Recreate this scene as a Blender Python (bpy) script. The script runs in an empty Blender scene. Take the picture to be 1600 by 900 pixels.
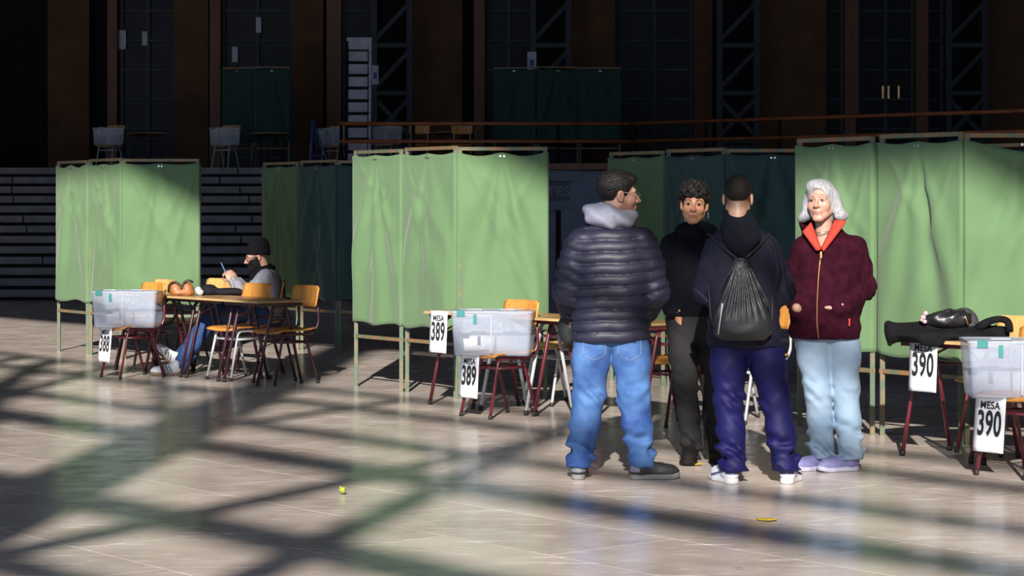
import bpy, bmesh, math, random
import numpy as np
from mathutils import Vector, Matrix

random.seed(7); np.random.seed(7)
SC = bpy.context.scene
COL = SC.collection

# ------------------------------------------------------------------ camera, sky, sun, exposure
FPX, HC, YH = 3500.0, 1.54, 320.0          # focal length in px (1600 wide), camera height, horizon row
cam_d = bpy.data.cameras.new('camera'); cam = bpy.data.objects.new('camera', cam_d); COL.objects.link(cam)
cam_d.sensor_width = 36.0; cam_d.lens = 36.0 * FPX / 1600.0
cam_d.shift_y = -(450.0 - YH) / 1600.0
cam_d.clip_end = 300; cam_d.clip_start = .1
cam.location = (0, 0, HC); cam.rotation_euler = (math.radians(90), 0, 0)
SC.camera = cam

world = bpy.data.worlds.new('world'); SC.world = world; world.use_nodes = True
bg = world.node_tree.nodes['Background']
bg.inputs['Color'].default_value = (.56, .72, 1.0, 1); bg.inputs['Strength'].default_value = 1.75

SUN_EL, SUN_AZ = math.radians(25.0), math.radians(3.6)      # behind the camera, a little to its left
sun_d = bpy.data.lights.new('sun', 'SUN'); sun = bpy.data.objects.new('sun', sun_d); COL.objects.link(sun)
sun_d.energy = 9.0; sun_d.color = (1.0, .93, .84); sun_d.angle = math.radians(.55)
S = Vector((-math.sin(SUN_AZ) * math.cos(SUN_EL), -math.cos(SUN_AZ) * math.cos(SUN_EL), math.sin(SUN_EL)))
sun.rotation_euler = S.to_track_quat('Z', 'Y').to_euler()
sun.location = (-4, -20, 18)

vs = SC.view_settings
vs.view_transform = 'Standard'; vs.look = 'None'; vs.gamma = 1.0; vs.use_curve_mapping = False
vs.exposure = 0.0

# hall axes: the desk rows run along -R (right-near), chairs face -PV
RV = Vector((-.635, .773, 0)); PV = Vector((.773, .635, 0))
PHI = math.atan2(-.773, .635)                # local x -> -RV, local -y -> -PV

# ------------------------------------------------------------------ materials
def new_mat(name):
    m = bpy.data.materials.new(name); m.use_nodes = True
    nt = m.node_tree; return m, nt, nt.nodes, nt.links, nt.nodes['Principled BSDF']
def setin(b, k, v):
    if k in b.inputs: b.inputs[k].default_value = v
MATS = {}
def M(name, col, rough=.6, metal=0., var=.18, scale=6., bump=0., bscale=150., col2=None, spec=.5, sheen=0., alpha=1.,
      stretch=(1, 1, 1), attr=False, sss=0., thr=None):
    if name in MATS: return MATS[name]
    m, nt, N, L, b = new_mat(name)
    setin(b, 'Roughness', rough); setin(b, 'Metallic', metal); setin(b, 'Specular IOR Level', spec)
    if sheen: setin(b, 'Sheen Weight', sheen); setin(b, 'Sheen Roughness', .5)
    if alpha < 1: setin(b, 'Alpha', alpha)
    if sss: setin(b, 'Subsurface Weight', sss); setin(b, 'Subsurface Radius', (.012, .005, .003))
    tc = N.new('ShaderNodeTexCoord'); mp = N.new('ShaderNodeMapping'); mp.inputs['Scale'].default_value = stretch
    L.new(tc.outputs['Object'], mp.inputs['Vector'])
    nz = N.new('ShaderNodeTexNoise'); nz.inputs['Scale'].default_value = scale; nz.inputs['Detail'].default_value = 5
    L.new(mp.outputs['Vector'], nz.inputs['Vector'])
    rp = N.new('ShaderNodeValToRGB'); c = Vector(col)
    lo, hi = (thr if thr else (.3, .7))
    rp.color_ramp.elements[0].position = lo; rp.color_ramp.elements[1].position = hi
    c2 = Vector(col2) if col2 else c * (1 + var)
    c1 = c if col2 else c * (1 - var)
    rp.color_ramp.elements[0].color = (*c1, 1); rp.color_ramp.elements[1].color = (*c2, 1)
    L.new(nz.outputs['Fac'], rp.inputs['Fac'])
    if attr:
        at = N.new('ShaderNodeAttribute'); at.attribute_name = 'Col'
        mx = N.new('ShaderNodeMix'); mx.data_type = 'RGBA'; mx.blend_type = 'MULTIPLY'; mx.inputs[0].default_value = 1
        L.new(at.outputs['Color'], mx.inputs[6]); L.new(rp.outputs['Color'], mx.inputs[7]); L.new(mx.outputs[2], b.inputs['Base Color'])
    else: L.new(rp.outputs['Color'], b.inputs['Base Color'])
    if bump:
        n2 = N.new('ShaderNodeTexNoise'); n2.inputs['Scale'].default_value = bscale; n2.inputs['Detail'].default_value = 3
        L.new(mp.outputs['Vector'], n2.inputs['Vector'])
        bp = N.new('ShaderNodeBump'); bp.inputs['Strength'].default_value = bump; bp.inputs['Distance'].default_value = .01
        L.new(n2.outputs['Fac'], bp.inputs['Height']); L.new(bp.outputs['Normal'], b.inputs['Normal'])
    MATS[name] = m; return m

def floor_mat():
    m, nt, N, L, b = new_mat('polished_stone')
    g = N.new('ShaderNodeNewGeometry')
    def noise(scale, st=(1, 1, 1), rot=0, det=5):
        mp = N.new('ShaderNodeMapping'); mp.inputs['Scale'].default_value = st; mp.inputs['Rotation'].default_value = (0, 0, rot)
        L.new(g.outputs['Position'], mp.inputs['Vector'])
        n = N.new('ShaderNodeTexNoise'); n.inputs['Scale'].default_value = scale; n.inputs['Detail'].default_value = det
        L.new(mp.outputs['Vector'], n.inputs['Vector']); return n
    def ramp(src, p0, c0, p1, c1):
        r = N.new('ShaderNodeValToRGB'); r.color_ramp.elements[0].position = p0; r.color_ramp.elements[1].position = p1
        r.color_ramp.elements[0].color = (*c0, 1); r.color_ramp.elements[1].color = (*c1, 1); L.new(src, r.inputs['Fac']); return r
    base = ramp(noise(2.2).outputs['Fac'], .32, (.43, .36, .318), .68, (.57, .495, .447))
    oi = N.new('ShaderNodeObjectInfo')
    hv = N.new('ShaderNodeHueSaturation')
    mr = N.new('ShaderNodeMapRange'); mr.inputs[3].default_value = .9; mr.inputs[4].default_value = 1.06
    L.new(oi.outputs['Random'], mr.inputs[0]); L.new(mr.outputs[0], hv.inputs['Value']); L.new(base.outputs['Color'], hv.inputs['Color'])
    prev = hv.outputs['Color']
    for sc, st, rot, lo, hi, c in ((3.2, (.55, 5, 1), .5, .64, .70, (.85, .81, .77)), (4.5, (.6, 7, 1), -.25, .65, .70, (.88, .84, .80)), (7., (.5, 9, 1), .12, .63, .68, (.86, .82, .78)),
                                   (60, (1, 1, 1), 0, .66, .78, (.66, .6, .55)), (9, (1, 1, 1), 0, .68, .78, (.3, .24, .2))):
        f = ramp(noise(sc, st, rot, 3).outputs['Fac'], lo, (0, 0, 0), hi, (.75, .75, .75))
        mx = N.new('ShaderNodeMix'); mx.data_type = 'RGBA'; L.new(f.outputs['Color'], mx.inputs[0])
        L.new(prev, mx.inputs[6]); mx.inputs[7].default_value = (*c, 1); prev = mx.outputs[2]
    L.new(prev, b.inputs['Base Color'])
    rr = ramp(noise(5).outputs['Fac'], .3, (.17,) * 3, .7, (.30,) * 3); L.new(rr.outputs['Color'], b.inputs['Roughness'])
    setin(b, 'IOR', 1.33)
    bp = N.new('ShaderNodeBump'); bp.inputs['Strength'].default_value = .12; bp.inputs['Distance'].default_value = .004
    L.new(noise(22).outputs['Fac'], bp.inputs['Height']); L.new(bp.outputs['Normal'], b.inputs['Normal'])
    return m

# ------------------------------------------------------------------ object helpers
def link(name, me, mat=None, parent=None, loc=None, rotz=0., smooth=False):
    o = bpy.data.objects.new(name, me); COL.objects.link(o)
    if mat is not None and me is not None and not me.materials: me.materials.append(mat)
    if parent is not None: o.parent = parent
    if loc is not None: o.location = loc
    if rotz: o.rotation_euler = (0, 0, rotz)
    if smooth and me is not None: me.polygons.foreach_set('use_smooth', [True] * len(me.polygons))
    return o
def tag(o, label, cat, group=None, kind=None):
    o['label'] = label; o['category'] = cat
    if group: o['group'] = group
    if kind: o['kind'] = kind
    return o
def thing(name, label, cat, loc=(0, 0, 0), rotz=0., group=None):
    o = bpy.data.objects.new(name, None); COL.objects.link(o); o.location = loc; o.rotation_euler = (0, 0, rotz)
    o.empty_display_size = .1
    return tag(o, label, cat, group)
def struct(o, label=None):
    o['kind'] = 'structure'
    if label: o['label'] = label
    return o
def copy_tree(o, parent=None):
    c = o.copy(); COL.objects.link(c); c.parent = parent
    for ch in o.children: copy_tree(ch, c)
    return c

class MB:
    """collects boxes, prisms and tubes into one mesh"""
    def __init__(s): s.v = []; s.f = []; s.sm = []
    def add(s, vs, fs, smooth=False):
        n = len(s.v); s.v += [tuple(v) for v in vs]; s.f += [[i + n for i in f] for f in fs]; s.sm += [smooth] * len(fs); return s
    def box(s, lo, hi, bev=0.):
        x0, y0, z0 = lo; x1, y1, z1 = hi
        if bev:
            b = bev; ring = []
            pts = [(x0 + b, y0), (x1 - b, y0), (x1, y0 + b), (x1, y1 - b), (x1 - b, y1), (x0 + b, y1), (x0, y1 - b), (x0, y0 + b)]
            ins = [(x0 + 2 * b, y0 + b), (x1 - 2 * b, y0 + b), (x1 - b, y0 + 2 * b), (x1 - b, y1 - 2 * b), (x1 - 2 * b, y1 - b), (x0 + 2 * b, y1 - b), (x0 + b, y1 - 2 * b), (x0 + b, y0 + 2 * b)]
            V = [(*p, z0) for p in ins] + [(*p, z0 + b) for p in pts] + [(*p, z1 - b) for p in pts] + [(*p, z1) for p in ins]
            F = [list(range(7, -1, -1)), list(range(24, 32))]
            for k in range(3):
                for i in range(8): j = (i + 1) % 8; F.append([k * 8 + i, k * 8 + j, k * 8 + 8 + j, k * 8 + 8 + i])
            return s.add(V, F)
        V = [(x0, y0, z0), (x1, y0, z0), (x1, y1, z0), (x0, y1, z0), (x0, y0, z1), (x1, y0, z1), (x1, y1, z1), (x0, y1, z1)]
        return s.add(V, [[3, 2, 1, 0], [4, 5, 6, 7], [0, 1, 5, 4], [1, 2, 6, 5], [2, 3, 7, 6], [3, 0, 4, 7]])
    def beam(s, a, b, w, h, up=(0, 0, 1)):
        a = Vector(a); b = Vector(b); d = (b - a).normalized(); up = Vector(up)
        if abs(d.dot(up)) > .99: up = Vector((0, 1, 0))
        x = d.cross(up).normalized() * (w / 2); y = x.cross(d).normalized() * (h / 2)
        V = [a - x - y, a + x - y, a + x + y, a - x + y, b - x - y, b + x - y, b + x + y, b - x + y]
        return s.add(V, [[3, 2, 1, 0], [4, 5, 6, 7], [0, 1, 5, 4], [1, 2, 6, 5], [2, 3, 7, 6], [3, 0, 4, 7]])
    def tube(s, pts, r, seg=8, fillet=0., closed=False):
        P = [Vector(p) for p in pts]
        if fillet:
            Q = [P[0]]
            for i in range(1, len(P) - 1):
                a, b, c = P[i - 1], P[i], P[i + 1]
                l = min(fillet, (a - b).length * .48, (c - b).length * .48)
                p0 = b + (a - b).normalized() * l; p1 = b + (c - b).normalized() * l
                for t in np.linspace(0, 1, 6): Q.append(p0 * (1 - t) ** 2 + b * 2 * t * (1 - t) + p1 * t * t)
            Q.append(P[-1]); P = Q
        rs = r if hasattr(r, '__len__') else [r] * len(P)
        if hasattr(r, '__len__') and len(r) != len(P): rs = list(np.interp(np.linspace(0, 1, len(P)), np.linspace(0, 1, len(r)), r))
        V = []; F = []; nrm = None
        for i, p in enumerate(P):
            d = ((P[min(i + 1, len(P) - 1)] - P[max(i - 1, 0)])).normalized()
            if nrm is None: nrm = d.orthogonal().normalized()
            nrm = (nrm - d * nrm.dot(d)).normalized(); bn = d.cross(nrm)
            for k in range(seg):
                a = 2 * math.pi * k / seg; V.append(p + (nrm * math.cos(a) + bn * math.sin(a)) * rs[i])
        for i in range(len(P) - 1):
            for k in range(seg): k2 = (k + 1) % seg; F.append([i * seg + k, i * seg + k2, (i + 1) * seg + k2, (i + 1) * seg + k])
        s.add(V, F, True); n = len(s.v) - len(V)
        s.f.append([n + k for k in range(seg - 1, -1, -1)]); s.f.append([n + (len(P) - 1) * seg + k for k in range(seg)]); s.sm += [False, False]
        return s
    def grid(s, fn, nu, nv, smooth=True):
        V = [fn(i / nu, j / nv) for j in range(nv + 1) for i in range(nu + 1)]
        F = [[j * (nu + 1) + i, j * (nu + 1) + i + 1, (j + 1) * (nu + 1) + i + 1, (j + 1) * (nu + 1) + i] for j in range(nv) for i in range(nu)]
        return s.add(V, F, smooth)
    def prism(s, poly, z0, z1):
        n = len(poly); V = [(x, y, z0) for x, y in poly] + [(x, y, z1) for x, y in poly]
        return s.add(V, [list(range(n - 1, -1, -1)), list(range(n, 2 * n))] + [[i, (i + 1) % n, n + (i + 1) % n, n + i] for i in range(n)])
    def mesh(s, name):
        me = bpy.data.meshes.new(name); me.from_pydata(s.v, [], s.f); me.polygons.foreach_set('use_smooth', s.sm); me.update(); return me
    def obj(s, name, mat, parent=None, loc=None, rotz=0.): return link(name, s.mesh(name), mat, parent, loc, rotz)

def solid(o, t, off=0.):
    m = o.modifiers.new('thickness', 'SOLIDIFY'); m.thickness = t; m.offset = off; return o
def text_mesh(txt, size, sx=1., bold=.0, ext=.0004, align='CENTER'):
    c = bpy.data.curves.new('lettering', 'FONT'); c.body = txt; c.size = size; c.align_x = align; c.offset = bold; c.extrude = ext; c.space_character = 1.06
    o = bpy.data.objects.new('tmp', c); COL.objects.link(o)
    dg = bpy.context.evaluated_depsgraph_get(); dg.update()
    me = bpy.data.meshes.new_from_object(o.evaluated_get(dg)); bpy.data.objects.remove(o)
    me.transform(Matrix(((sx, 0, 0, 0), (0, 0, -1, 0), (0, 1, 0, 0), (0, 0, 0, 1)))); return me

# ------------------------------------------------------------------ signed distance modelling (numpy surface nets)
f32 = np.float32
def surfnet(V, o, h):
    ins = V < 0; n0, n1, n2 = V.shape
    cs = [(i, j, k) for i in (0, 1) for j in (0, 1) for k in (0, 1)]
    cnt = np.zeros((n0 - 1, n1 - 1, n2 - 1), np.int8)
    for i, j, k in cs: cnt += ins[i:n0 - 1 + i, j:n1 - 1 + j, k:n2 - 1 + k]
    act = (cnt > 0) & (cnt < 8); ai = np.argwhere(act)
    idx = -np.ones(act.shape, np.int64); idx[act] = np.arange(len(ai))
    pos = np.zeros((len(ai), 3)); c = np.zeros(len(ai))
    for a in cs:
        for ax in range(3):
            if a[ax]: continue
            b = list(a); b[ax] = 1
            va = V[ai[:, 0] + a[0], ai[:, 1] + a[1], ai[:, 2] + a[2]]; vb = V[ai[:, 0] + b[0], ai[:, 1] + b[1], ai[:, 2] + b[2]]
            m = (va < 0) != (vb < 0); t = np.where(m, va / np.where(m, va - vb, 1), 0)
            p = np.tile(np.array(a, float), (len(ai), 1)); p[:, ax] = t
            pos += p * m[:, None]; c += m
    verts = np.array(o) + h * (ai + pos / c[:, None])
    quads = []
    for ax in range(3):
        u, v = (ax + 1) % 3, (ax + 2) % 3
        sl0 = [slice(1, -1)] * 3; sl1 = [slice(1, -1)] * 3; sl0[ax] = slice(0, -1); sl1[ax] = slice(1, None)
        a, b = ins[tuple(sl0)], ins[tuple(sl1)]; e = np.argwhere(a != b)
        fl = a[e[:, 0], e[:, 1], e[:, 2]]
        e = e.copy(); e[:, u] += 1; e[:, v] += 1
        def cell(du, dv):
            q = e.copy(); q[:, u] -= du; q[:, v] -= dv; return idx[q[:, 0], q[:, 1], q[:, 2]]
        q = np.stack([cell(1, 1), cell(0, 1), cell(0, 0), cell(1, 0)], 1)
        q[~fl] = q[~fl][:, ::-1]; quads.append(q)
    return verts, np.concatenate(quads)
def sdf_mesh(fn, lo, hi, h):
    ax = [np.arange(lo[i] - 2 * h, hi[i] + 2 * h, h, dtype=f32) for i in range(3)]
    P = np.meshgrid(*ax, indexing='ij'); V = fn(P)
    for a in range(3):
        sl = [slice(None)] * 3; sl[a] = 0; V[tuple(sl)] = np.maximum(V[tuple(sl)], h * .5); sl[a] = -1; V[tuple(sl)] = np.maximum(V[tuple(sl)], h * .5)
    return surfnet(V, [a[0] for a in ax], h)
def sdf_obj(name, parts, mat, parent=None, loc=None, relax=1):
    """parts: list of (fn, lo, hi, h, colour function or None)"""
    VV = []; FF = []; CC = []; n = 0; hascol = False
    for fn, lo, hi, h, cf in parts:
        v, q = sdf_mesh(fn, lo, hi, h)
        for _ in range(relax):
            s = np.zeros_like(v); c = np.zeros(len(v))
            for a, b in ((0, 1), (1, 2), (2, 3), (3, 0)):
                np.add.at(s, q[:, a], v[q[:, b]]); np.add.at(c, q[:, a], 1); np.add.at(s, q[:, b], v[q[:, a]]); np.add.at(c, q[:, b], 1)
            v = v * .5 + .5 * s / np.maximum(c, 1)[:, None]
        VV.append(v); FF.append(q + n); n += len(v)
        if cf is not None: hascol = True; CC.append(cf(v))
        else: CC.append(np.ones((len(v), 3)))
    v = np.concatenate(VV); q = np.concatenate(FF)
    me = bpy.data.meshes.new(name); me.vertices.add(len(v)); me.vertices.foreach_set('co', v.astype(f32).ravel())
    me.loops.add(len(q) * 4); me.loops.foreach_set('vertex_index', q.astype(np.int32).ravel())
    me.polygons.add(len(q)); me.polygons.foreach_set('loop_start', np.arange(0, len(q) * 4, 4, dtype=np.int32))
    me.update(calc_edges=True); me.validate(); me.polygons.foreach_set('use_smooth', [True] * len(me.polygons))
    if hascol:
        at = me.attributes.new('Col', 'FLOAT_COLOR', 'POINT'); c = np.concatenate(CC)
        at.data.foreach_set('color', np.concatenate([c, np.ones((len(c), 1))], 1).astype(f32).ravel())
    return link(name, me, mat, parent, loc)

def smin(a, b, k):
    h = np.clip(.5 + .5 * (b - a) / k, 0, 1); return b * (1 - h) + a * h - k * h * (1 - h)
def smax(a, b, k): return -smin(-a, -b, k)
def cap(p, a, b, ra, rb=None, sq=None):
    rb = ra if rb is None else rb
    d = [b[i] - a[i] for i in range(3)]; L2 = sum(x * x for x in d) + 1e-9
    q = [p[i] - f32(a[i]) for i in range(3)]
    t = np.clip((q[0] * d[0] + q[1] * d[1] + q[2] * d[2]) / L2, 0, 1).astype(f32)
    e = [q[i] - t * f32(d[i]) for i in range(3)]
    if sq: e = [e[i] / sq[i] for i in range(3)]
    return np.sqrt(e[0] ** 2 + e[1] ** 2 + e[2] ** 2) - (ra + (rb - ra) * t), t
def chain(p, pts, rs, k=.02):
    d = None; s = None; L = 0
    for i in range(len(pts) - 1):
        dd, t = cap(p, pts[i], pts[i + 1], rs[i], rs[i + 1])
        l = math.dist(pts[i], pts[i + 1]); ss = L + t * l; L += l
        if d is None: d, s = dd, ss
        else: s = np.where(dd < d, ss, s); d = smin(d, dd, k)
    return d, s
def ell(p, c, r, rot=None):
    q = [p[i] - f32(c[i]) for i in range(3)]
    if rot is not None: q = [sum(f32(rot[j][i]) * q[j] for j in range(3)) for i in range(3)]
    a = np.sqrt(sum((q[i] / r[i]) ** 2 for i in range(3))) + 1e-6; b = np.sqrt(sum((q[i] / r[i] ** 2) ** 2 for i in range(3))) + 1e-6
    return a * (a - 1) / b
def cr(xs, zs, z):
    """smooth (Catmull-Rom) interpolation of a profile"""
    xs = np.array(xs, float); zs = np.array(zs, float); m = np.gradient(xs, zs)
    zz = np.linspace(zs[0], zs[-1], 200); i = np.clip(np.searchsorted(zs, zz) - 1, 0, len(zs) - 2)
    h = zs[i + 1] - zs[i]; t = (zz - zs[i]) / h
    y = (2 * t ** 3 - 3 * t ** 2 + 1) * xs[i] + (t ** 3 - 2 * t ** 2 + t) * h * m[i] + (-2 * t ** 3 + 3 * t ** 2) * xs[i + 1] + (t ** 3 - t ** 2) * h * m[i + 1]
    return np.interp(z, zz, y).astype(f32)
def loft(p, lv, e=2.4):
    lv = sorted(lv); z = [l[0] for l in lv]
    cx, cy, rx, ry = (cr([l[i] for l in lv], z, p[2]) for i in (1, 2, 3, 4))
    k = (np.abs((p[0] - cx) / rx) ** e + np.abs((p[1] - cy) / ry) ** e) ** (1 / e)
    d = (k - 1) * np.minimum(rx, ry)
    return np.maximum(d, np.maximum(f32(z[0]) - p[2], p[2] - f32(z[-1])))
def wob(p, f, s=0.):
    x, y, z = p
    return (np.sin(f * (x + .7 * z) + s) * np.cos(f * (.8 * y - .5 * z) + 1.3 * s) + .5 * np.sin(2.1 * f * (z - .6 * x + .3 * y) + 2 * s)) / 1.5
# ------------------------------------------------------------------ the hall
FLOORM = floor_mat()
m_wall = M('ochre_plaster', (.085, .040, .015), .85, var=.25, scale=1.5, bump=.2, bscale=30)
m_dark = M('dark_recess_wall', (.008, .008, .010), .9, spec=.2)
m_ceil = M('dark_roof_boards', (.05, .045, .04), .9)
m_steel = M('grey_blue_steel', (.13, .16, .19), .55, var=.2)
m_stl2 = M('shade_darkened_steel', (.024, .031, .040), .6, var=.2, spec=.3)  # darker copy of the grey blue steel, back-hall shade put into its colour
m_wood = M('brown_timber', (.115, .040, .014), .6, var=.3, scale=3, stretch=(6, 6, .5))
m_rail = M('rust_orange_paint', (.32, .10, .035), .5, var=.3)
m_stone = M('grey_stair_stone', (.145, .145, .165), .8, var=.22, scale=4, bump=.3, bscale=40)
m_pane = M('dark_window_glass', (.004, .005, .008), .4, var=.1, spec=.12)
m_blue = M('slate_blue_paint', (.085, .11, .16), .6, var=.15, scale=3)

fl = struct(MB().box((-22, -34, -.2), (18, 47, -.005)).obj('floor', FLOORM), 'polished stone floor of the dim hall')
tw, th = 1.5, .75
tile = MB().box((-tw / 2 + .0025, -th / 2 + .0025, -.02), (tw / 2 - .0025, th / 2 - .0025, 0)).mesh('floor_slab'); tile.materials.append(FLOORM)
nt_ = 0
for j in range(-70, 90):
    for i in range(-40, 40):
        u = (i + (.5 if j % 2 else 0)) * tw; v = j * th
        c = -RV * u + PV * v
        if 8.2 < c.y < 34.6 and abs(c.x) < .2286 * c.y + .75 + .35 * (c.y < 14) and not (c.y > 24.5 and c.x > -1.0):
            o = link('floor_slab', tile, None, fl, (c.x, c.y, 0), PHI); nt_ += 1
print('slabs', nt_)

# glazed south-west facade (behind the camera): steel posts, transoms and braces the sun shines through
NV = Vector((.773, .635, 0)); UV = Vector((.635, -.773, 0)); F0 = Vector((0, -7 / .635, 0))
def fp(u, z): q = F0 + UV * u; return (q.x, q.y, z)
fac = thing('wall_front', 'tall glazed hall front of steel posts and braces', 'wall', (0, 0, 0)); del fac['category']; struct(fac)
ZT = 14.45
U0, U1 = -31.4, 25.1
MB().beam(fp(U0, (ZT + 17) / 2), fp(U1, (ZT + 17) / 2), .4, 17 - ZT).obj('header_wall', m_ceil, fac)
MB().beam(fp(U0, .5), fp(U1, .5), .4, 1.0).obj('plinth', m_ceil, fac)
for u in (-24.5, -15.2, -5.75, 3.9, 13.3, 22.5): MB().beam(fp(u, .5), fp(u, ZT + .3), .4, .52, UV).obj('post', m_steel, fac)
bays = [(-24.5, -15.2), (-15.2, -5.75), (-5.75, 3.9), (3.9, 13.3), (13.3, 22.5)]
for a, b in bays:
    for z, w in ((4.2, .3), (7.8, .12), (8.67, .20), (9.96, .20), (10.65, .09), (11.5, .08), (12.05, .05)):
        MB().beam(fp(a, z), fp(b, z), .2, w).obj('transom', m_steel, fac)
    for k in ((0,) if a == -5.75 else (0, 1)):
        x0 = a if k == 0 else b; s = 1 if k == 0 else -1
        MB().beam(fp(x0 + s * .1, 7.4), fp(x0 + s * 3.9, 11.5), .15, .15).obj('brace', m_steel, fac)
        MB().beam(fp(x0 + s * 2.1, 7.8), fp(x0 + s * 4.0, 12.05), .16, .17).obj('brace', m_steel, fac)
        MB().beam(fp(x0 + s * .1, 10.2), fp(x0 + s * 1.9, 12.05), .12, .12).obj('brace', m_steel, fac)
MB().beam(fp(-.98, 12.46), fp(-.38, 12.46), .12, .34).obj('shade_panel', m_steel, fac)  # added panel, out of view, placed to shade the young man in black
for u in (-1.0, -.36): MB().beam(fp(u, 11.5), fp(u, ZT + .1), .06, .05, UV).obj('mullion', m_steel, fac)  # two uprights added to carry that shading panel
for u in (-10.4, -8.6, -12.4): MB().beam(fp(u, 8.67), fp(u, 12.05), .14, .14, UV).obj('mullion', m_steel, fac)

struct(MB().prism([(-20.4, 13.6), (16.4, -31.2), (16.4, 50), (-20.4, 50)], 16.4, 16.8).obj('ceiling', m_ceil), 'dark boarded roof over the hall')
struct(MB().box((-20.4, 12, 0), (-20, 50, 16.6)).obj('wall_left', m_wall), 'dark side wall of the hall')
struct(MB().box((16, -34, 0), (16.4, 50, 16.6)).obj('wall_right', m_wall), 'dark side wall of the hall')
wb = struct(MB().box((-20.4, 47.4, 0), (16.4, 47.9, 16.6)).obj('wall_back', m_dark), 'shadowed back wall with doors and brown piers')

# raised platform with its stairs on the left
PZ = 2.2
plat = struct(MB().prism([(-20, 40.2), (.42, 40.2), (.42, 36.0), (9.2, 33.6), (16, 32.2), (16, 47.4), (-20, 47.4)], 0, PZ - .12).obj('trim_1', m_blue), 'blue grey platform wall at the back of the hall')
MB().prism([(-20, 40.05), (.3, 40.05), (.3, 35.85), (9.2, 33.45), (16, 32.05), (16, 47.4), (-20, 47.4)], PZ - .1, PZ).obj('platform_top', m_wood, plat)
MB().box((.42, 35.8, 1.92), (2.4, 35.99, 2.09)).obj('lintel', m_blue, plat)
sg = MB().box((.44, 35.86, 1.62), (1.12, 35.98, 1.9)).obj('sign_board', M('dark_sign_board', (.045, .055, .075), .6), plat)
link('lettering', text_mesh('TES', .22, 1.1, .004), M('dull_blue_lettering', (.10, .14, .18), .6), sg, (.74, 35.855, 1.68))
MB().box((.42, 35.84, 1.45), (2.4, 35.98, 1.6)).obj('lower_rail', m_blue, plat)
MB().box((.7, 35.9, 0), (1.9, 36.02, 1.45)).obj('opening_shade_sheet', m_dark, plat)  # solid dark sheet, its colour stands for the shade inside an opening
st = struct(MB().box((-19.9, 40.0, 0), (.4, 40.1, .2)).obj('trim_2', m_stone), 'wide grey stone stairs up to the platform')
rise = PZ / 13
for k in range(13):
    y0 = 36.1 + k * .31; x = -14 + random.uniform(-1, 1); z0, z1 = k * rise, (k + 1) * rise
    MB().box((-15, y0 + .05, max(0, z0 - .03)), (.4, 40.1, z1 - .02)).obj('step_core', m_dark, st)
    while x < .38:
        w = random.uniform(1.1, 2.4); x1 = min(x + w, .4)
        MB().box((x + .012, y0 + random.uniform(-.008, .008), z0 + .055), (x1 - .012, y0 + .5, z1), 0).obj('step_block', m_stone, st); x = x1

def bx(px, d): return (px - 800) / FPX * d
def bz(py, d): return HC - (py - YH) / FPX * d
D = 46.6
for a, b, pr in ((455, 503, .5), (642, 722, .6), (893, 962, .6), (1086, 1116, .4), (1188, 1292, .7), (1540, 1640, .7), (268, 322, .5), (70, 135, .5)):
    MB().box((bx(a, D), 47.4 - pr, PZ), (bx(b, D), 47.45, 12), 0).obj('pier', m_wall, wb)
for a, b in ((508, 531), (740, 757), (1324, 1346), (1436, 1455), (163, 178), (324, 341)):
    MB().box((bx(a, D), 46.95, PZ), (bx(b, D), 47.3, 12)).obj('timber_post', m_wood, wb)
for a, b in ((585, 640), (833, 888), (1124, 1182), (1482, 1538)):
    x0, x1 = bx(a, 46), bx(b, 46)
    g = thing('lattice_column', 'dark lattice', 'column', ((x0 + x1) / 2, 46, PZ)); w = (x1 - x0) / 2
    tag(g, {585: 'dim steel lattice column behind the white step ladder', 833: 'dim steel lattice column with a white notice taped beside it',
            1124: 'dim steel lattice column between brown piers above the woman', 1482: 'dim steel lattice column at the far right beside glazed doors'}[a], 'column', 'steel lattice columns along the back wall')
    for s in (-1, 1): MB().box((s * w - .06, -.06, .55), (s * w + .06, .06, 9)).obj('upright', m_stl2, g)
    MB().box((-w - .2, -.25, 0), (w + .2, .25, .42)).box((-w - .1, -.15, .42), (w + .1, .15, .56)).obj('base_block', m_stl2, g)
    for k in range(8):
        z = .75 + k * .98
        MB().beam((-w, 0, z), (w, 0, z + .78), .05, .09).obj('brace', m_stl2, g)
        if k in (0, 3, 6): MB().beam((w, .02, z), (-w, .02, z + .78), .05, .09).obj('brace', m_stl2, g)
        MB().box((-w, -.05, z - .14), (w, .05, z - .05)).obj('batten', m_stl2, g)
nd = 0
for a, b in ((1296, 1322), (1348, 1434), (1457, 1480), (966, 1084), (758, 832), (533, 584), (182, 266), (343, 452)):
    nd += 1; x0, x1 = bx(a, D), bx(b, D); yd = 47.2
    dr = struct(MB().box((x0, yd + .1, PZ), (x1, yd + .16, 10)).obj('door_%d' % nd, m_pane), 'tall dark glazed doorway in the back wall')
    fm = MB()
    for x in ((x0, x1) if b - a < 60 else (x0, (x0 + x1) / 2, x1)): fm.box((x - .04, yd, PZ), (x + .04, yd + .1, 10))
    fm.obj('door_frame', m_stl2, dr)
    for k in range(12): MB().box((x0, yd + .02, PZ + .3 + k * .62), (x1, yd + .09, PZ + .35 + k * .62)).obj('glazing_bar', m_stl2, dr)
    if a == 1348:
        for px in (1386, 1395, 1411): MB().box((bx(px, D) - .02, yd - .08, bz(152, D)), (bx(px, D) + .02, yd - .03, bz(132, D))).obj('door_handle', M('brass', (.75, .5, .2), .3, 1), dr)

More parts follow.
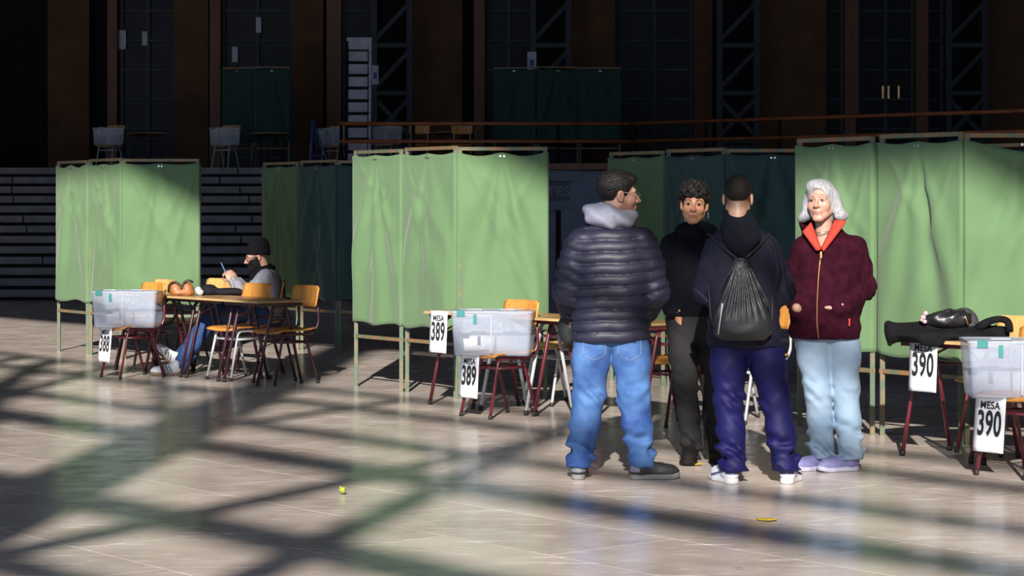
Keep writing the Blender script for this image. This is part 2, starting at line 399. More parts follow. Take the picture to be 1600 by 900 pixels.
# platform railings
def railing(name, pts, label, zs=(3.0, 2.68), yn=5):
    g = thing(name, label, 'railing', (pts[0][0], pts[0][1], PZ), 0, 'railings on the platform'); o = Vector((pts[0][0], pts[0][1], PZ))
    for z in zs:
        MB().tube([Vector((x, y, z)) - o for x, y in pts], .035, 8).obj('rail', m_rail, g)
    a, b = Vector((*pts[0], 0)), Vector((*pts[1], 0))
    for k in range(yn):
        q = a.lerp(b, (k + .02) / (yn - .96)); MB().tube([(q.x - o.x, q.y - o.y, 0), (q.x - o.x, q.y - o.y, zs[0] - PZ)], .03, 8).obj('upright', m_dark, g)
railing('platform_railing', [(-3.1, 40.3), (2.15, 40.3)], 'orange brown double railing along the platform edge above the middle booth')
railing('platform_railing', [(2.2, 40.2), (9.2, 33.7), (15.9, 32.3)], 'dark brown railing slanting towards the right of the platform', yn=7)
# ------------------------------------------------------------------ voting booths
m_post = M('worn_green_paint', (.06, .105, .065), .6, var=.3, scale=14, col2=(.17, .11, .055), thr=(.45, .68))
m_rust = M('rusted_rail_paint', (.10, .13, .08), .6, scale=10, col2=(.24, .12, .05), thr=(.4, .62))
m_brass = M('pale_grommet', (.7, .68, .6), .35, 1)
def cloth_mat(name, c):
    m = M(name, c, .85, var=.08, scale=3, bump=.12, bscale=500, sheen=.15)
    setin(m.node_tree.nodes['Principled BSDF'], 'Transmission Weight', 0); return m
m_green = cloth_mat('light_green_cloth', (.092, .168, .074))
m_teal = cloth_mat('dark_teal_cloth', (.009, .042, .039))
m_green_shade = cloth_mat('shaded_green_cloth', (.06, .115, .05))  # the light green darkened: half shade put into the colour
HB = 2.0
def curtain(parent, A, B, mat, seed, sag=.012, sagr=0., zb=.545, top=1.955):
    rnd = random.Random(seed); A = Vector((*A, 0)); B = Vector((*B, 0)); W = (B - A).length; d = (B - A) / W; n = Vector((d.y, -d.x, 0))
    H = top - zb
    cre = [(-.42 + .84 * (k_ + rnd.uniform(.1, .9)) / 5, rnd.uniform(.07, .13), rnd.uniform(.020, .042) * rnd.choice((1, 1, -1))) for k_ in range(5)]
    crn = [(rnd.choice((0, 1)), rnd.uniform(.25, 1.0), rnd.uniform(.04, .08), rnd.uniform(.006, .014)) for _ in range(4)]
    def fn(u, v):
        uw = u * 1.1; u = min(uw, 1.)
        zt = top - sag * abs(math.sin(2 * math.pi * u)) ** 1.3 - sagr * u ** 1.6
        z = zt + (zb + .012 * math.sin(9 * u + seed) - zt) * v
        h = top - z; a = math.atan2((u - .5) * W, h + .06); off = 0
        for a0, w, am in cre: off += am * math.exp(-((a - a0 * .9) / w) ** 2) * min(1, h / .5) * (1 - .3 * v)
        for s, a0, w, am in crn:
            uu = u if s == 0 else 1 - u; aa = math.atan2(uu * W, h * .8 + .03); off += am * math.exp(-((aa - a0) / w) ** 2)
        pin = min(1, min(u, 1 - u) / .1) ** .7
        off = off * pin + .012 * math.sin(math.pi * u) * v + .0015 * math.sin(13 * u + 7 * v + seed) * pin
        q = A + d * (W * u - .004) + n * (.024 + off)
        if uw > 1: q = q + d * .012 * min(1, (uw - 1) / .02) - n * (.075 * max(0, (uw - 1.015) / .085))
        return (q.x, q.y, z)
    o = MB().grid(fn, 50, 44).obj('curtain', mat, parent); solid(o, .003)
    md = MB()
    q = A + d * (W * .5) + n * .034
    for k in range(2):
        c = q + d * (.03 * (k - .5)); md.tube([c + Vector((0, 0, top - .03)), c + n * .006 + Vector((0, 0, top - .03))], .009, 8)
    md.obj('grommet', m_brass, o)
def booth(label, pts, mats, loc, sags=None, seed=0, z0=0., group='green curtained voting booths'):
    g = thing('voting_booth', label, 'voting booth', (loc[0], loc[1], z0), 0, group)
    for k, (A, B) in enumerate(pts):
        A = Vector((A[0] - loc[0], A[1] - loc[1])); B = Vector((B[0] - loc[0], B[1] - loc[1])); d = (B - A).normalized()
        for q in (A + d * .016, B - d * .016): MB().box((q.x - .016, q.y - .016, 0), (q.x + .016, q.y + .016, HB - .005 + .01 * (k % 2))).obj('post', m_post, g)
        for z, m in ((HB - .015 + .01 * (k % 2), m_rust), (.43, m_rust),):
            MB().beam((A.x, A.y, z), (B.x, B.y, z), .028, .028).obj('rail', m, g)
        s = (sags or {}).get(k, (.014, 0))
        curtain(g, A, B, mats[k], seed + k * 3 + 1, s[0], s[1])
    return g
Ddir = (.44, -.6)
def tri(x, y, w3=.74, gap=.03):
    a = (x, y); b = (x + .43, y - .6); c = (x + .43 + gap, y - .6); d_ = (c[0] + .43, y - 1.2); e = (d_[0] + .01, y - 1.2); f = (e[0] + w3, y - 1.25)
    return [(a, b), (c, d_), (e, f)]
booth('light green curtained booth at far left before the stone stairs', tri(-4.78, 23.6, .77, .02), [m_green] * 3, (-4.2, 23), {0: (.03, 0)}, 1)
booth('light green curtained booth directly behind ballot box 389', tri(-1.33, 19.0, .71), [m_green] * 3, (-.7, 18.3), {0: (.012, 0), 2: (.028, 0)}, 12)
booth('light green curtained booth at right behind the black coat', tri(1.99, 15.58, .75, .044), [m_green] * 3, (2.6, 15), {0: (.02, 0), 2: (.015, .24)}, 23)
booth('shaded booth with dark teal curtains behind the seated man in beanie', tri(-2.7, 24.4, .75), [m_green_shade, m_teal, m_teal], (-2.1, 23.8), None, 31)
booth('shaded booth with dark teal curtains behind the standing group', tri(.86, 19.6, .76), [m_green_shade, m_teal, m_teal], (1.4, 19), None, 44)
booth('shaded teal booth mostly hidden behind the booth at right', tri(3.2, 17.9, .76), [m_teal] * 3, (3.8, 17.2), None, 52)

# ------------------------------------------------------------------ school chairs and desks
m_mar = M('maroon_tube', (.10, .012, .022), .3, var=.15)
m_gry = M('light_grey_tube', (.42, .44, .47), .35, var=.1)
m_drk = M('dark_plum_tube', (.045, .012, .02), .35, var=.15)
m_ply = M('varnished_plywood', (.50, .22, .045), .4, var=.14, scale=3, stretch=(12, 2, 2))
m_ply2 = M('pale_plywood', (.50, .30, .10), .45, var=.14, scale=3, stretch=(12, 2, 2))
m_rub = M('black_rubber', (.012, .012, .013), .6)
def chair_proto(tube, ply):
    g = thing('school_chair', 'x', 'chair')
    def seat(u, v):
        x = (u - .5) * .4; y = -.2 + .39 * v; r = .03
        return (x * (1 - .06 * v), y, .447 - .018 * max(0, (.18 - v) / .18) ** 2 + .012 * abs(2 * u - 1) ** 2 + .014 * max(0, v - .75) / .25)
    solid(MB().grid(seat, 10, 10).obj('seat', ply, g), .013, 1)
    def back(u, v):
        a = (u - .5); rr = .025
        zz = .655 + .185 * v; x = a * .4
        c = max(0, abs(a) - .42) / .08; zz = .655 + .185 * (.5 + (v - .5) * (1 - .2 * c * c))
        return (x, .205 + .03 * v - .05 * (2 * a) ** 2 * .6 + .02, zz)
    solid(MB().grid(back, 12, 6).obj('backrest', ply, g), .011, 1)
    for s in (-1, 1):
        f = MB().tube([(s * .17, -.215, .012), (s * .15, -.12, .432), (s * .15, .1, .432), (s * .17, .225, .012)], .0115, 8, .05).obj('leg_frame', tube, g)
        for y in (-.215, .225): MB().tube([(s * .17, y, 0), (s * .17, y * .985, .03)], .0145, 8).obj('foot_cap', m_rub, f)
        MB().tube([(s * .145, .02, .425), (s * .145, .2, .43), (s * .15, .25, .52), (s * .15, .228, .80)], .0105, 8, .05).obj('back_post', tube, g)
    MB().tube([(-.153, -.135, .36), (.153, -.135, .36)], .009, 8).obj('stretcher', tube, g)
    MB().tube([(-.153, .12, .36), (.153, .12, .36)], .009, 8).obj('stretcher', tube, g)
    for s in (-1, 1): MB().tube([(s * .156, -.137, .36), (s * .156, .122, .36)], .009, 8).obj('side_rail', tube, g)
    return g
protos = {}
def chair(kind, x, y, label, rot=0., z=0., grp='school chairs at the voting tables'):
    if kind not in protos:
        o = chair_proto({'m': m_mar, 'g': m_gry, 'd': m_drk}[kind[0]], m_ply if kind[1] == 'o' else m_ply2); protos[kind] = o
    else: o = copy_tree(protos[kind])
    o.location = (x, y, z); o.rotation_euler = (0, 0, PHI + rot); tag(o, label, 'chair', grp); return o
def desk_proto(tube):
    g = thing('school_desk', 'x', 'desk')
    top = MB().box((-.308, -.25, .702), (.308, .25, .722), .004).obj('desktop', M('worn_desk_laminate', (.36, .22, .10), .35, var=.18, scale=2, stretch=(2, 8, 2)), g)
    MB().box((-.31, -.253, .703), (.31, -.2495, .72)).obj('edge_strip', M('pale_edge_band', (.5, .33, .15), .5), top)
    fr = MB()
    for y in (-.2, .2): fr.box((-.29, y - .012, .675), (.29, y + .012, .702))
    for x in (-.28, .28): fr.box((x - .012, -.2, .675), (x + .012, .2, .702))
    fr.obj('apron_frame', tube, g)
    for s in (-1, 1):
        f = MB().tube([(s * .265, -.225, .012), (s * .262, -.10, .55), (s * .26, -.07, .675), (s * .26, .07, .675), (s * .262, .10, .55), (s * .265, .225, .012)], .0135, 8, .09).obj('leg_frame', tube, g)
        for y in (-.225, .225): MB().tube([(s * .265, y, 0), (s * .265, y * .985, .035)], .0165, 8).obj('foot_cap', m_rub, f)
    MB().tube([(-.262, .115, .56), (.262, .115, .56)], .011, 8).obj('stretcher', tube, g)
    for s in (-1, 1): MB().tube([(s * .262, -.1, .56), (s * .16, -.05, .62), (s * .05, -.02, .68)], .008, 6).obj('corner_brace', tube, g)
    return g
dprotos = {}
def desk(kind, x, y, label, z=0., grp='school desks set in rows'):
    if kind not in dprotos: o = desk_proto({'m': m_mar, 'g': m_gry, 'd': m_drk}[kind]); dprotos[kind] = o
    else: o = copy_tree(dprotos[kind])
    o.location = (x, y, z); o.rotation_euler = (0, 0, PHI); tag(o, label, 'desk', grp); return o
def row(sx, sy, kinds, labels):
    for k, (kd, lb) in enumerate(zip(kinds, labels)):
        c = Vector((sx, sy, 0)) - RV * (.27 + .625 * k) + PV * .22; desk(kd, c.x, c.y, lb)
row(-3.69, 20.9, 'mddd', ['desk behind ballot box 388, far left end of its row', 'desk carrying the brown leather bag in the left row', 'desk before the seated man with grey jumper, dark tube legs', 'right end desk of the left row with an arched plum leg frame'])
row(-.632, 17.28, 'mgmm', ['desk with the hanging MESA 389 sheet at its corner', 'grey legged desk behind ballot box 389', 'desk beside the left arm of the man in puffer jacket', 'desk hidden behind the legs of the man in puffer jacket'])
row(2.396, 13.75, 'mm', ['desk under the black coat with the MESA 390 sheet', 'desk at the right frame edge behind ballot box 390'])
chair('mo', -3.40, 20.04, 'maroon chair under ballot box 388 with a paper sheet hanging')
chair('mo', -.098, 16.33, 'maroon chair under ballot box 389 in the middle')
chair('mo', 2.92, 12.77, 'maroon chair under ballot box 390 at the right edge')
chair('do', -1.96, 19.34, 'empty orange backed chair at the right end of the left row')
chair('go', -2.42, 19.80, 'grey legged chair pushed under the left row of desks', .1)
chair('do', -2.33, 20.58, 'chair the man in black beanie sits on', -.55)
chair('dp', -2.93, 21.12, 'pale backed chair beyond the seated man and his phone', .1)
chair('dp', -3.42, 20.83, 'pale backed chair behind ballot box 388 and the desk')
chair('gp', .36, 17.35, 'grey legged chair behind the middle desk left of the puffer jacket')
chair('mo', 1.12, 15.72, 'maroon chair hidden between the puffer jacket and the black hoodie')
chair('go', 1.70, 15.93, 'white grey legged chair seen between the navy tracksuit and the woman', -.05)
chair('mp', 3.04, 13.93, 'chair behind the right desk under the black coat')

# ------------------------------------------------------------------ ballot boxes and paper sheets
m_box = M('clear_plastic', (.40, .45, .56), .25, var=.08, alpha=.33, bump=.08, bscale=25)
m_rim = M('milky_plastic', (.34, .38, .46), .3, var=.05, alpha=.8)
m_tape = M('teal_tape', (.008, .16, .16), .5)
m_paper = M('white_paper', (.70, .71, .74), .7, var=.03)
m_ink = M('black_ink', (.012, .012, .016), .7)
def rrect(hx, hy, r, n=4):
    P = []
    for cx, cy, a0 in ((hx - r, hy - r, 0), (-hx + r, hy - r, 90), (-hx + r, -hy + r, 180), (hx - r, -hy + r, 270)):
        for k in range(n + 1): a = math.radians(a0 + 90 * k / n); P.append((cx + r * math.cos(a), cy + r * math.sin(a)))
    return P
def ballot_box(x, y, z, label, rot=0., sc=1.):
    g = thing('ballot_box', label, 'ballot box', (x, y, z), rot, 'clear plastic ballot boxes'); g.scale = (sc,) * 3
    mb = MB(); lv = [(0, .263, .17, .02), (.012, .27, .178, .03), (.30, .292, .195, .03), (.315, .292, .195, .03)]
    R = [[(px, py, zz) for px, py in rrect(hx, hy, r)] for zz, hx, hy, r in lv]; n = len(R[0]); V = sum(R, [])
    Fc = [[k * n + i, k * n + (i + 1) % n, (k + 1) * n + (i + 1) % n, (k + 1) * n + i] for k in range(len(lv) - 1) for i in range(n)] + [list(range(n - 1, -1, -1))]
    mb.add(V, Fc, True); b = mb.obj('tub', m_box, g); solid(b, .004, 1)
    rm = MB(); o_ = rrect(.302, .205, .035); i_ = rrect(.288, .191, .03)
    V = [(a, c, .308) for a, c in o_] + [(a, c, .322) for a, c in o_] + [(a, c, .322) for a, c in i_] + [(a, c, .308) for a, c in i_]
    rm.add(V, [[k * n + i, k * n + (i + 1) % n, ((k + 1) % 4) * n + (i + 1) % n, ((k + 1) % 4) * n + i] for k in range(4) for i in range(n)]).obj('rim', m_rim, g)
    MB().prism(rrect(.29, .193, .03), .318, .324).obj('lid', m_box, g)
    MB().box((-.006, -.2, .02), (.006, -.178, .31)).obj('rib', m_rim, g)
    MB().box((-.006, .178, .02), (.006, .2, .31)).obj('rib', m_rim, g)
    for s in (-1, 1): MB().tube([(s * .12 - .06, -.205, .325), (s * .12 - .05, -.209, .335), (s * .12 + .05, -.209, .335), (s * .12 + .06, -.205, .325)], .006, 6).obj('clip_handle', m_rim, g)
    MB().box((-.25, -.2075, .285), (-.19, -.205, .328)).obj('tape_strip', m_tape, g)
    MB().box((-.13, -.202, .23), (-.105, -.199, .30)).obj('tape_strip', m_tape, g)
    return g
ballot_box(-3.42, 20.0, .452, 'clear ballot box 388 on the far left maroon chair', -.08)
ballot_box(-.13, 16.31, .452, 'clear ballot box 389 on the middle maroon chair', -.1)
ballot_box(2.875, 12.77, .452, 'clear ballot box 390 with teal tape at the right edge', -.06)
def sheet(x, y, z, num, label, rot=PHI, lean=0., curl=.015):
    g = thing('paper_sign', label, 'sign', (x, y, z), rot, 'printed MESA sheets')
    w, h = .215, .315
    def fy(u, v): return -.004 - curl * v + lean * v
    pg = MB().grid(lambda u, v: ((u - .5) * w, fy(u, v), -h * v), 6, 12).obj('page', m_paper, g); solid(pg, .0012, 1)
    MB().box((-w / 2, -.004, -.001), (w / 2, .07, .0015)).obj('folded_edge', m_paper, g)
    for txt, size, sx, zz, bo, sy in (('MESA', .055, 1.0, -.070, .0014, 1.05), (num, .122, .90, -.218, .0030, 1.6)):
        me = text_mesh(txt, size, sx, bo, .0003)
        for v in me.vertices:
            v.co.z = v.co.z * sy + zz; t = -v.co.z / h; v.co.y += fy(v.co.x / w + .5, t) - .0032
        link('lettering', me, m_ink, pg)
    return g
def on_edge(cx, cy, z, along, out, num, label, **k):
    c = Vector((cx, cy, 0)) - RV * along - PV * out; return sheet(c.x, c.y, z, num, label, **k)
on_edge(-3.40, 20.04, .455, -.09, .205, '388', 'white MESA 388 sheet hanging from the far left chair', curl=.03)
on_edge(-.098, 16.33, .455, -.07, .205, '389', 'white MESA 389 sheet hanging from the chair under the ballot box', curl=.02)
on_edge(2.92, 12.77, .455, -.07, .205, '390', 'white MESA 390 sheet hanging from the chair at right edge', curl=.03)
on_edge(-.632, 17.28, .724, .16, .033, '389', 'white MESA 389 sheet on the desk corner, half hidden by the box')
on_edge(2.396, 13.75, .724, .20, .033, '390', 'white MESA 390 sheet hanging from the desk below the black coat')
# ------------------------------------------------------------------ people
def rotm(yaw, pitch=0., roll=0.):
    return (Matrix.Rotation(math.radians(yaw), 3, 'Z') @ Matrix.Rotation(math.radians(pitch), 3, 'X') @ Matrix.Rotation(math.radians(roll), 3, 'Y'))
def to_local(p, c, R, s=1.):
    q = [p[i] - f32(c[i]) for i in range(3)]
    return [(f32(R[0][i]) * q[0] + f32(R[1][i]) * q[1] + f32(R[2][i]) * q[2]) / f32(s) for i in range(3)]
def head_sdf(q, o):
    """local: face towards -y, eyes at z = 0"""
    ax = np.abs(q[0]); a = [ax, q[1], q[2]]
    w = o.get('w', 1.)
    d = ell(q, (0, .018, .036), (.073 * w, .092, .080))
    d = smin(d, ell(q, (0, -.028, -.03), (.058 * w, .060, .078)), .03)
    d = smin(d, cap(a, (.048 * w, .005, -.058), (.016, -.066, -.100), .020, .018)[0], .025)
    d = smin(d, ell(q, (0, -.074, -.102), (.022, .018, .018)), .02)
    d = smin(d, ell(a, (.040 * w, -.055, -.030), (.024, .024, .026)), .02)
    d = smin(d, cap(a, (.010, -.083, .022), (.044 * w, -.068, .020), .011, .010)[0], .014)
    d = smax(d, -ell(a, (.031, -.098, .001), (.019, .016, .012)), .012)
    nl = o.get('nose', 1.)
    d = smin(d, cap(q, (0, -.084, .012), (0, -.084 - .026 * nl, -.032), .0075, .0115)[0], .012)
    d = smin(d, ell(a, (.012, -.096, -.036), (.009, .012, .008)), .008)
    d = smin(d, cap(a, (.017, -.0825, .0060), (.045, -.074, .0034), .0050, .0040)[0], .004)
    d = smin(d, cap(a, (.018, -.0820, -.0070), (.043, -.0735, -.0058), .0042, .0036)[0], .004)
    d = smin(d, ell(q, (0, -.085, -.066), (.026, .014, .018)), .015)
    d = smin(d, cap(a, (0, -.0985, -.0635), (.021, -.089, -.0665), .0048, .0028)[0], .004)
    d = smin(d, cap(a, (0, -.0970, -.0735), (.018, -.089, -.0700), .0055, .0028)[0], .004)
    d = smin(d, smax(ell(a, (.079 * w, .018, -.010), (.010, .020, .031)), -ell(a, (.088 * w, .012, -.008), (.006, .011, .018)), .006), .006)
    d = smin(d, ell(a, (.076 * w, .010, -.034), (.007, .010, .011)), .008)
    nk = cap(q, (0, .030, -.07), (0, .050, -.20), .054 * o.get('neck', 1.), .062 * o.get('neck', 1.))[0]
    return smin(d, nk, .03)
SKIN0 = np.array((1., 1., 1.))
def head_col(o):
    def fn(q):
        x, y, z = q; ax = np.abs(x); n = len(x); c = np.ones((n, 3))
        def blend(mask, col):
            m = np.clip(mask, 0, 1)[:, None]; c[:] = c * (1 - m) + np.array(col) * m
        front = (y < -.05)
        blend(np.exp(-((ax - .038) ** 2 / .022 ** 2 + (z + .03) ** 2 / .022 ** 2)) * front * .5, (1.0, .72, .66))
        blend(np.exp(-(ax ** 2 / .014 ** 2 + (z + .03) ** 2 / .014 ** 2)) * front * .5, (1.0, .74, .68))
        blend((ax > .07) * .4, (1.05, .75, .68))
        if o.get('beard'):
            b = o['beard']; s = np.clip((-.040 - z) / .012, 0, 1) * (y < .02) * np.clip((z + .135) / .02, 0, 1)
            s2 = np.clip((ax - .045) / .012, 0, 1) * (y > -.06) * (y < .012) * (z < .0)
            ms = np.exp(-(ax / .028) ** 4 - ((z + .052) / .008) ** 4) * front
            blend(np.maximum(np.maximum(s, s2), ms) * b, o.get('beardc', (.10, .07, .06)))
        lip = np.exp(-((ax / .021) ** 4 + ((z + .0685) / .0085) ** 4)) * (y < -.08)
        blend(lip * .85, o.get('lip', (.85, .45, .42)))
        blend(np.exp(-((ax / .021) ** 4 + ((z + .0685) / .0018) ** 2)) * (y < -.08) * .8, (.35, .15, .14))
        bz_ = .021 + .006 * np.sin(np.clip((ax - .012) / .038, 0, 1) * math.pi) - .002
        blend(np.exp(-((z - bz_) / .0045) ** 2) * (ax > .012) * (ax < .050) * (y < -.05) * o.get('browa', .9), o.get('brow', (.1, .07, .06)))
        blend(np.exp(-((z - .0045) / .0028) ** 2 - ((ax - .031) / .016) ** 6) * front * .75, (.25, .14, .12))
        blend(np.exp(-((ax - .012) ** 2 + (z + .0405) ** 2) / .0035 ** 2) * front * .7, (.25, .12, .1))
        if o.get('fade') is not None:
            blend(np.clip((z + .075 + .2 * np.clip(y - .05, -.1, .1)) / .03, 0, 1) * (y > .0) * (ax < .072) * .55, o['fade'])
        return c
    return fn
def eyes(parent, c, R, s, gaze=(0, -1, 0)):
    g = Vector(gaze).normalized()
    for sx in (-1, 1):
        me_v = []; me_f = []; cols = []; b = 0
        for i in range(11):
            t = math.pi * i / 10
            for k in range(14):
                a = 2 * math.pi * k / 14
                d = Vector((math.sin(t) * math.cos(a), -math.cos(t), math.sin(t) * math.sin(a)))
                ang = d.angle(g); lp = Vector((sx * .031, -.0735, .0)) + d * .0130
                me_v.append(R @ (lp * s) + Vector(c)); cols.append((.015, .01, .01, 1) if ang < .74 else (.26, .22, .20, 1))
        for i in range(10):
            for k in range(14): k2 = (k + 1) % 14; me_f.append([b + i * 14 + k, b + i * 14 + k2, b + (i + 1) * 14 + k2, b + (i + 1) * 14 + k])
        me = bpy.data.meshes.new('eye'); me.from_pydata([tuple(v) for v in me_v], [], me_f)
        at = me.attributes.new('Col', 'FLOAT_COLOR', 'POINT'); at.data.foreach_set('color', np.array(cols, f32).ravel())
        link('eye', me, M('eye_gloss', (1, 1, 1), .5, var=.01, attr=True, spec=.2), parent, smooth=True)
def hand_sdf(p, wr, d, n, s, curl=(.5, .6, .5), spread=1., tb=.5):
    d, n, s = (Vector(v).normalized() for v in (d, n, s)); wr = Vector(wr); R = [[d.x, s.x, n.x], [d.y, s.y, n.y], [d.z, s.z, n.z]]
    D = ell(p, wr + d * .045, (.055, .041, .017), R)
    D = smin(D, cap(p, wr - d * .05, wr + d * .015, .026, .024)[0], .02)
    for off, L, cu in ((.031, .075, 0), (.0105, .084, .05), (-.0105, .078, .1), (-.031, .062, .15)):
        a = wr + d * (.088 - abs(off) * .25) + s * off; dd = (d + s * off * 2 * spread).normalized(); pts = [a]; ang = 0
        for f, c in zip((.46, .30, .24), curl):
            ang += c + cu; v = dd * math.cos(ang) + n * math.sin(ang); pts.append(pts[-1] + v * (L * f))
        D = smin(D, chain(p, pts, (.0098, .0090, .0082, .0072), .004)[0], .006)
    a = wr + d * .025 + s * .034; v1 = (d * .6 + s * .75 + n * .25 * tb).normalized(); v2 = (d * .9 + s * .15 + n * tb).normalized()
    D = smin(D, chain(p, [a, a + v1 * .035, a + v1 * .035 + v2 * .03, a + v1 * .035 + v2 * .052], (.014, .0115, .010, .008), .006)[0], .012)
    return D
def bbox(pts, m): return [min(p[i] for p in pts) - m for i in range(3)], [max(p[i] for p in pts) + m for i in range(3)]
def make_body(parent, J, ho, skin, hands=()):
    """one skin mesh: finely sampled head, the covered trunk and limbs, and the hands"""
    c, R, s = J['head'], J['hr'], J.get('hs', 1.)
    hf = lambda p: head_sdf(to_local(p, c, R, s), ho) * s
    hc = head_col(ho); hcol = lambda v: hc(to_local([v[:, i].astype(f32) for i in range(3)], c, R, s))
    nb = Vector(c) + R @ Vector((0, .05, -.17)) * s
    parts = [(hf, (c[0] - .125, c[1] - .125, c[2] - .19), (c[0] + .125, c[1] + .125, c[2] + .13), .0034, hcol)]
    def core(p):
        hp = [(J['hips'][0][i] + J['hips'][1][i]) / 2 for i in range(3)]
        ch = [(J['sh'][0][i] + J['sh'][1][i]) / 2 for i in range(3)]; ch[2] -= .08
        d = cap(p, hp, ch, .10, .11)[0]; d = smin(d, cap(p, ch, nb, .07, .045)[0], .05)
        d = smin(d, cap(p, J['sh'][0], J['sh'][1], .045)[0], .05)
        for k in (0, 1):
            d = smin(d, chain(p, [J['sh'][k], J['el'][k], J['wr'][k]], (.042, .034, .025))[0], .03)
            d = smin(d, chain(p, [J['hips'][k], J['kn'][k], J['an'][k]], (.075, .05, .038))[0], .03)
        return d
    lo, hi = bbox([J['sh'][0], J['sh'][1], *J['el'], *J['wr'], *J['hips'], *J['kn'], *J['an'], nb], .13)
    parts.append((core, lo, hi, .014, None))
    for fn, ctr in hands: parts.append((fn, [x - .16 for x in ctr], [x + .16 for x in ctr], .0042, None))
    o = sdf_obj('body', parts, skin, parent); eyes(o, c, R, s, ho.get('gaze', (0, -1, 0))); return o
def leg_folds(p, s, L, amp=.006):
    """soft bunching at knee and ankle, s = length along the leg"""
    e = 1.5 * np.exp(-((s - L * .93) / .12) ** 2) + .55 * np.exp(-((s - L * .50) / .08) ** 2) + .3 * np.exp(-(s / .1) ** 2)
    x, y, z = p
    return amp * (e + .06) * (.45 + .55 * np.sin(17 * x + 21 * z + 1.7 * np.sin(31 * y + 12 * z))) * (np.sin(68 * (z + .45 * np.sin(5 * x + 2.) * x) + 2.6 * np.sin(11 * x + 9 * y + 4 * z) + 20 * x) + .35 * np.sin(104 * z - 30 * x + 26 * y)) + .0035 * wob(p, 26.)
def trousers(parent, J, rr, mat, name='trousers', ztop=.98, pel=(.19, .135), amp=.010, hem=.068, h=.0075):
    def fn(p):
        d = None
        for k in (0, 1):
            hp, kn, an = J['hips'][k], J['kn'][k], J['an'][k]
            mid = [hp[i] * .5 + kn[i] * .5 for i in range(3)]; mc = [kn[i] * .55 + an[i] * .45 for i in range(3)]
            dd, s = chain(p, [hp, mid, kn, mc, an], rr, .03); L = math.dist(hp, kn) + math.dist(kn, an)
            dd = dd - leg_folds(p, s, L, amp)
            d = dd if d is None else smin(d, dd, .018)
        cx = [(J['hips'][0][i] + J['hips'][1][i]) / 2 for i in range(3)]
        if ztop: d = smin(d, ell(p, (cx[0], cx[1], cx[2] + .02), (pel[0], pel[1], .15)), .04); d = np.maximum(d, p[2] - ztop)
        else: d = smin(d, ell(p, cx, (pel[0], pel[1], .13)), .04)
        return np.maximum(d, hem - p[2])
    lo, hi = bbox([*J['hips'], *J['kn'], *J['an']], .17); lo[2] = hem - .02
    return sdf_obj(name, [(fn, lo, hi, h, None)], mat, parent)
def shoe(parent, heel, yaw, upper, sole, pitch=0., L=.285, colfn=None, lace=None, high=0., roll=0., solec=.03):
    k = L / .285
    up = lambda p: np.maximum(smin(smin(ell(p, (0, -.19, .040), (.047, .088, .046)), ell(p, (0, -.07, .052), (.039, .072, .054)), .03),
                                   smin(cap(p, (0, -.052, .06), (0, -.05, .095 + high), .041, .040)[0], cap(p, (0, -.09, .075), (0, -.17, .06), .03, .025)[0], .03), .025), .022 - p[2]) + .0012 * wob(p, 120.)
    def so(p):
        q = [p[0], p[1], np.zeros_like(p[2])]
        d = chain(q, [(0, -.036, 0), (0, -.10, 0), (-.003, -.19, 0), (0, -.24, 0)], (.038, .036, .049, .041), .01)[0]
        rise = np.clip((-p[1] - .2) / .08, 0, 1) ** 2 * .012
        return smax(d, np.abs(p[2] - solec / 2 - rise) - solec / 2, .006)
    o = sdf_obj('shoe', [(up, (-.065, -.30, 0), (.065, .02, .15 + high), .0048, colfn)], upper, parent)
    s = sdf_obj('sole', [(so, (-.065, -.30, -.01), (.065, .02, .06), .0048, None)], sole, o)
    if lace is not None:
        for i in range(4):
            y = -.10 - i * .022; z = .098 - i * .009
            MB().tube([(-.03, y, z - .016), (-.012, y - .006, z + .002), (.012, y + .004, z + .002), (.03, y, z - .016)], .0032, 6).obj('lace', lace, o)
    o.location = heel; o.scale = (k,) * 3; o.rotation_euler = rotm(yaw, -pitch, roll).to_euler(); return o
def arm(p, J, k, rs, ks=.03):
    return chain(p, [J['sh'][k], [J['sh'][k][i] * .5 + J['el'][k][i] * .5 for i in range(3)], J['el'][k], J['wr'][k]], rs, ks)
def sleeve_folds(p, s, L, amp=.006, f=75.):
    x, y, z = p; e = np.exp(-((s - L * .52) / .10) ** 2) + .6 * np.exp(-((s - L) / .09) ** 2) + .25
    return amp * e * np.sin(f * s + 12 * np.sin(13 * x + 9 * z + 7 * y)) + .0025 * wob(p, 28.)
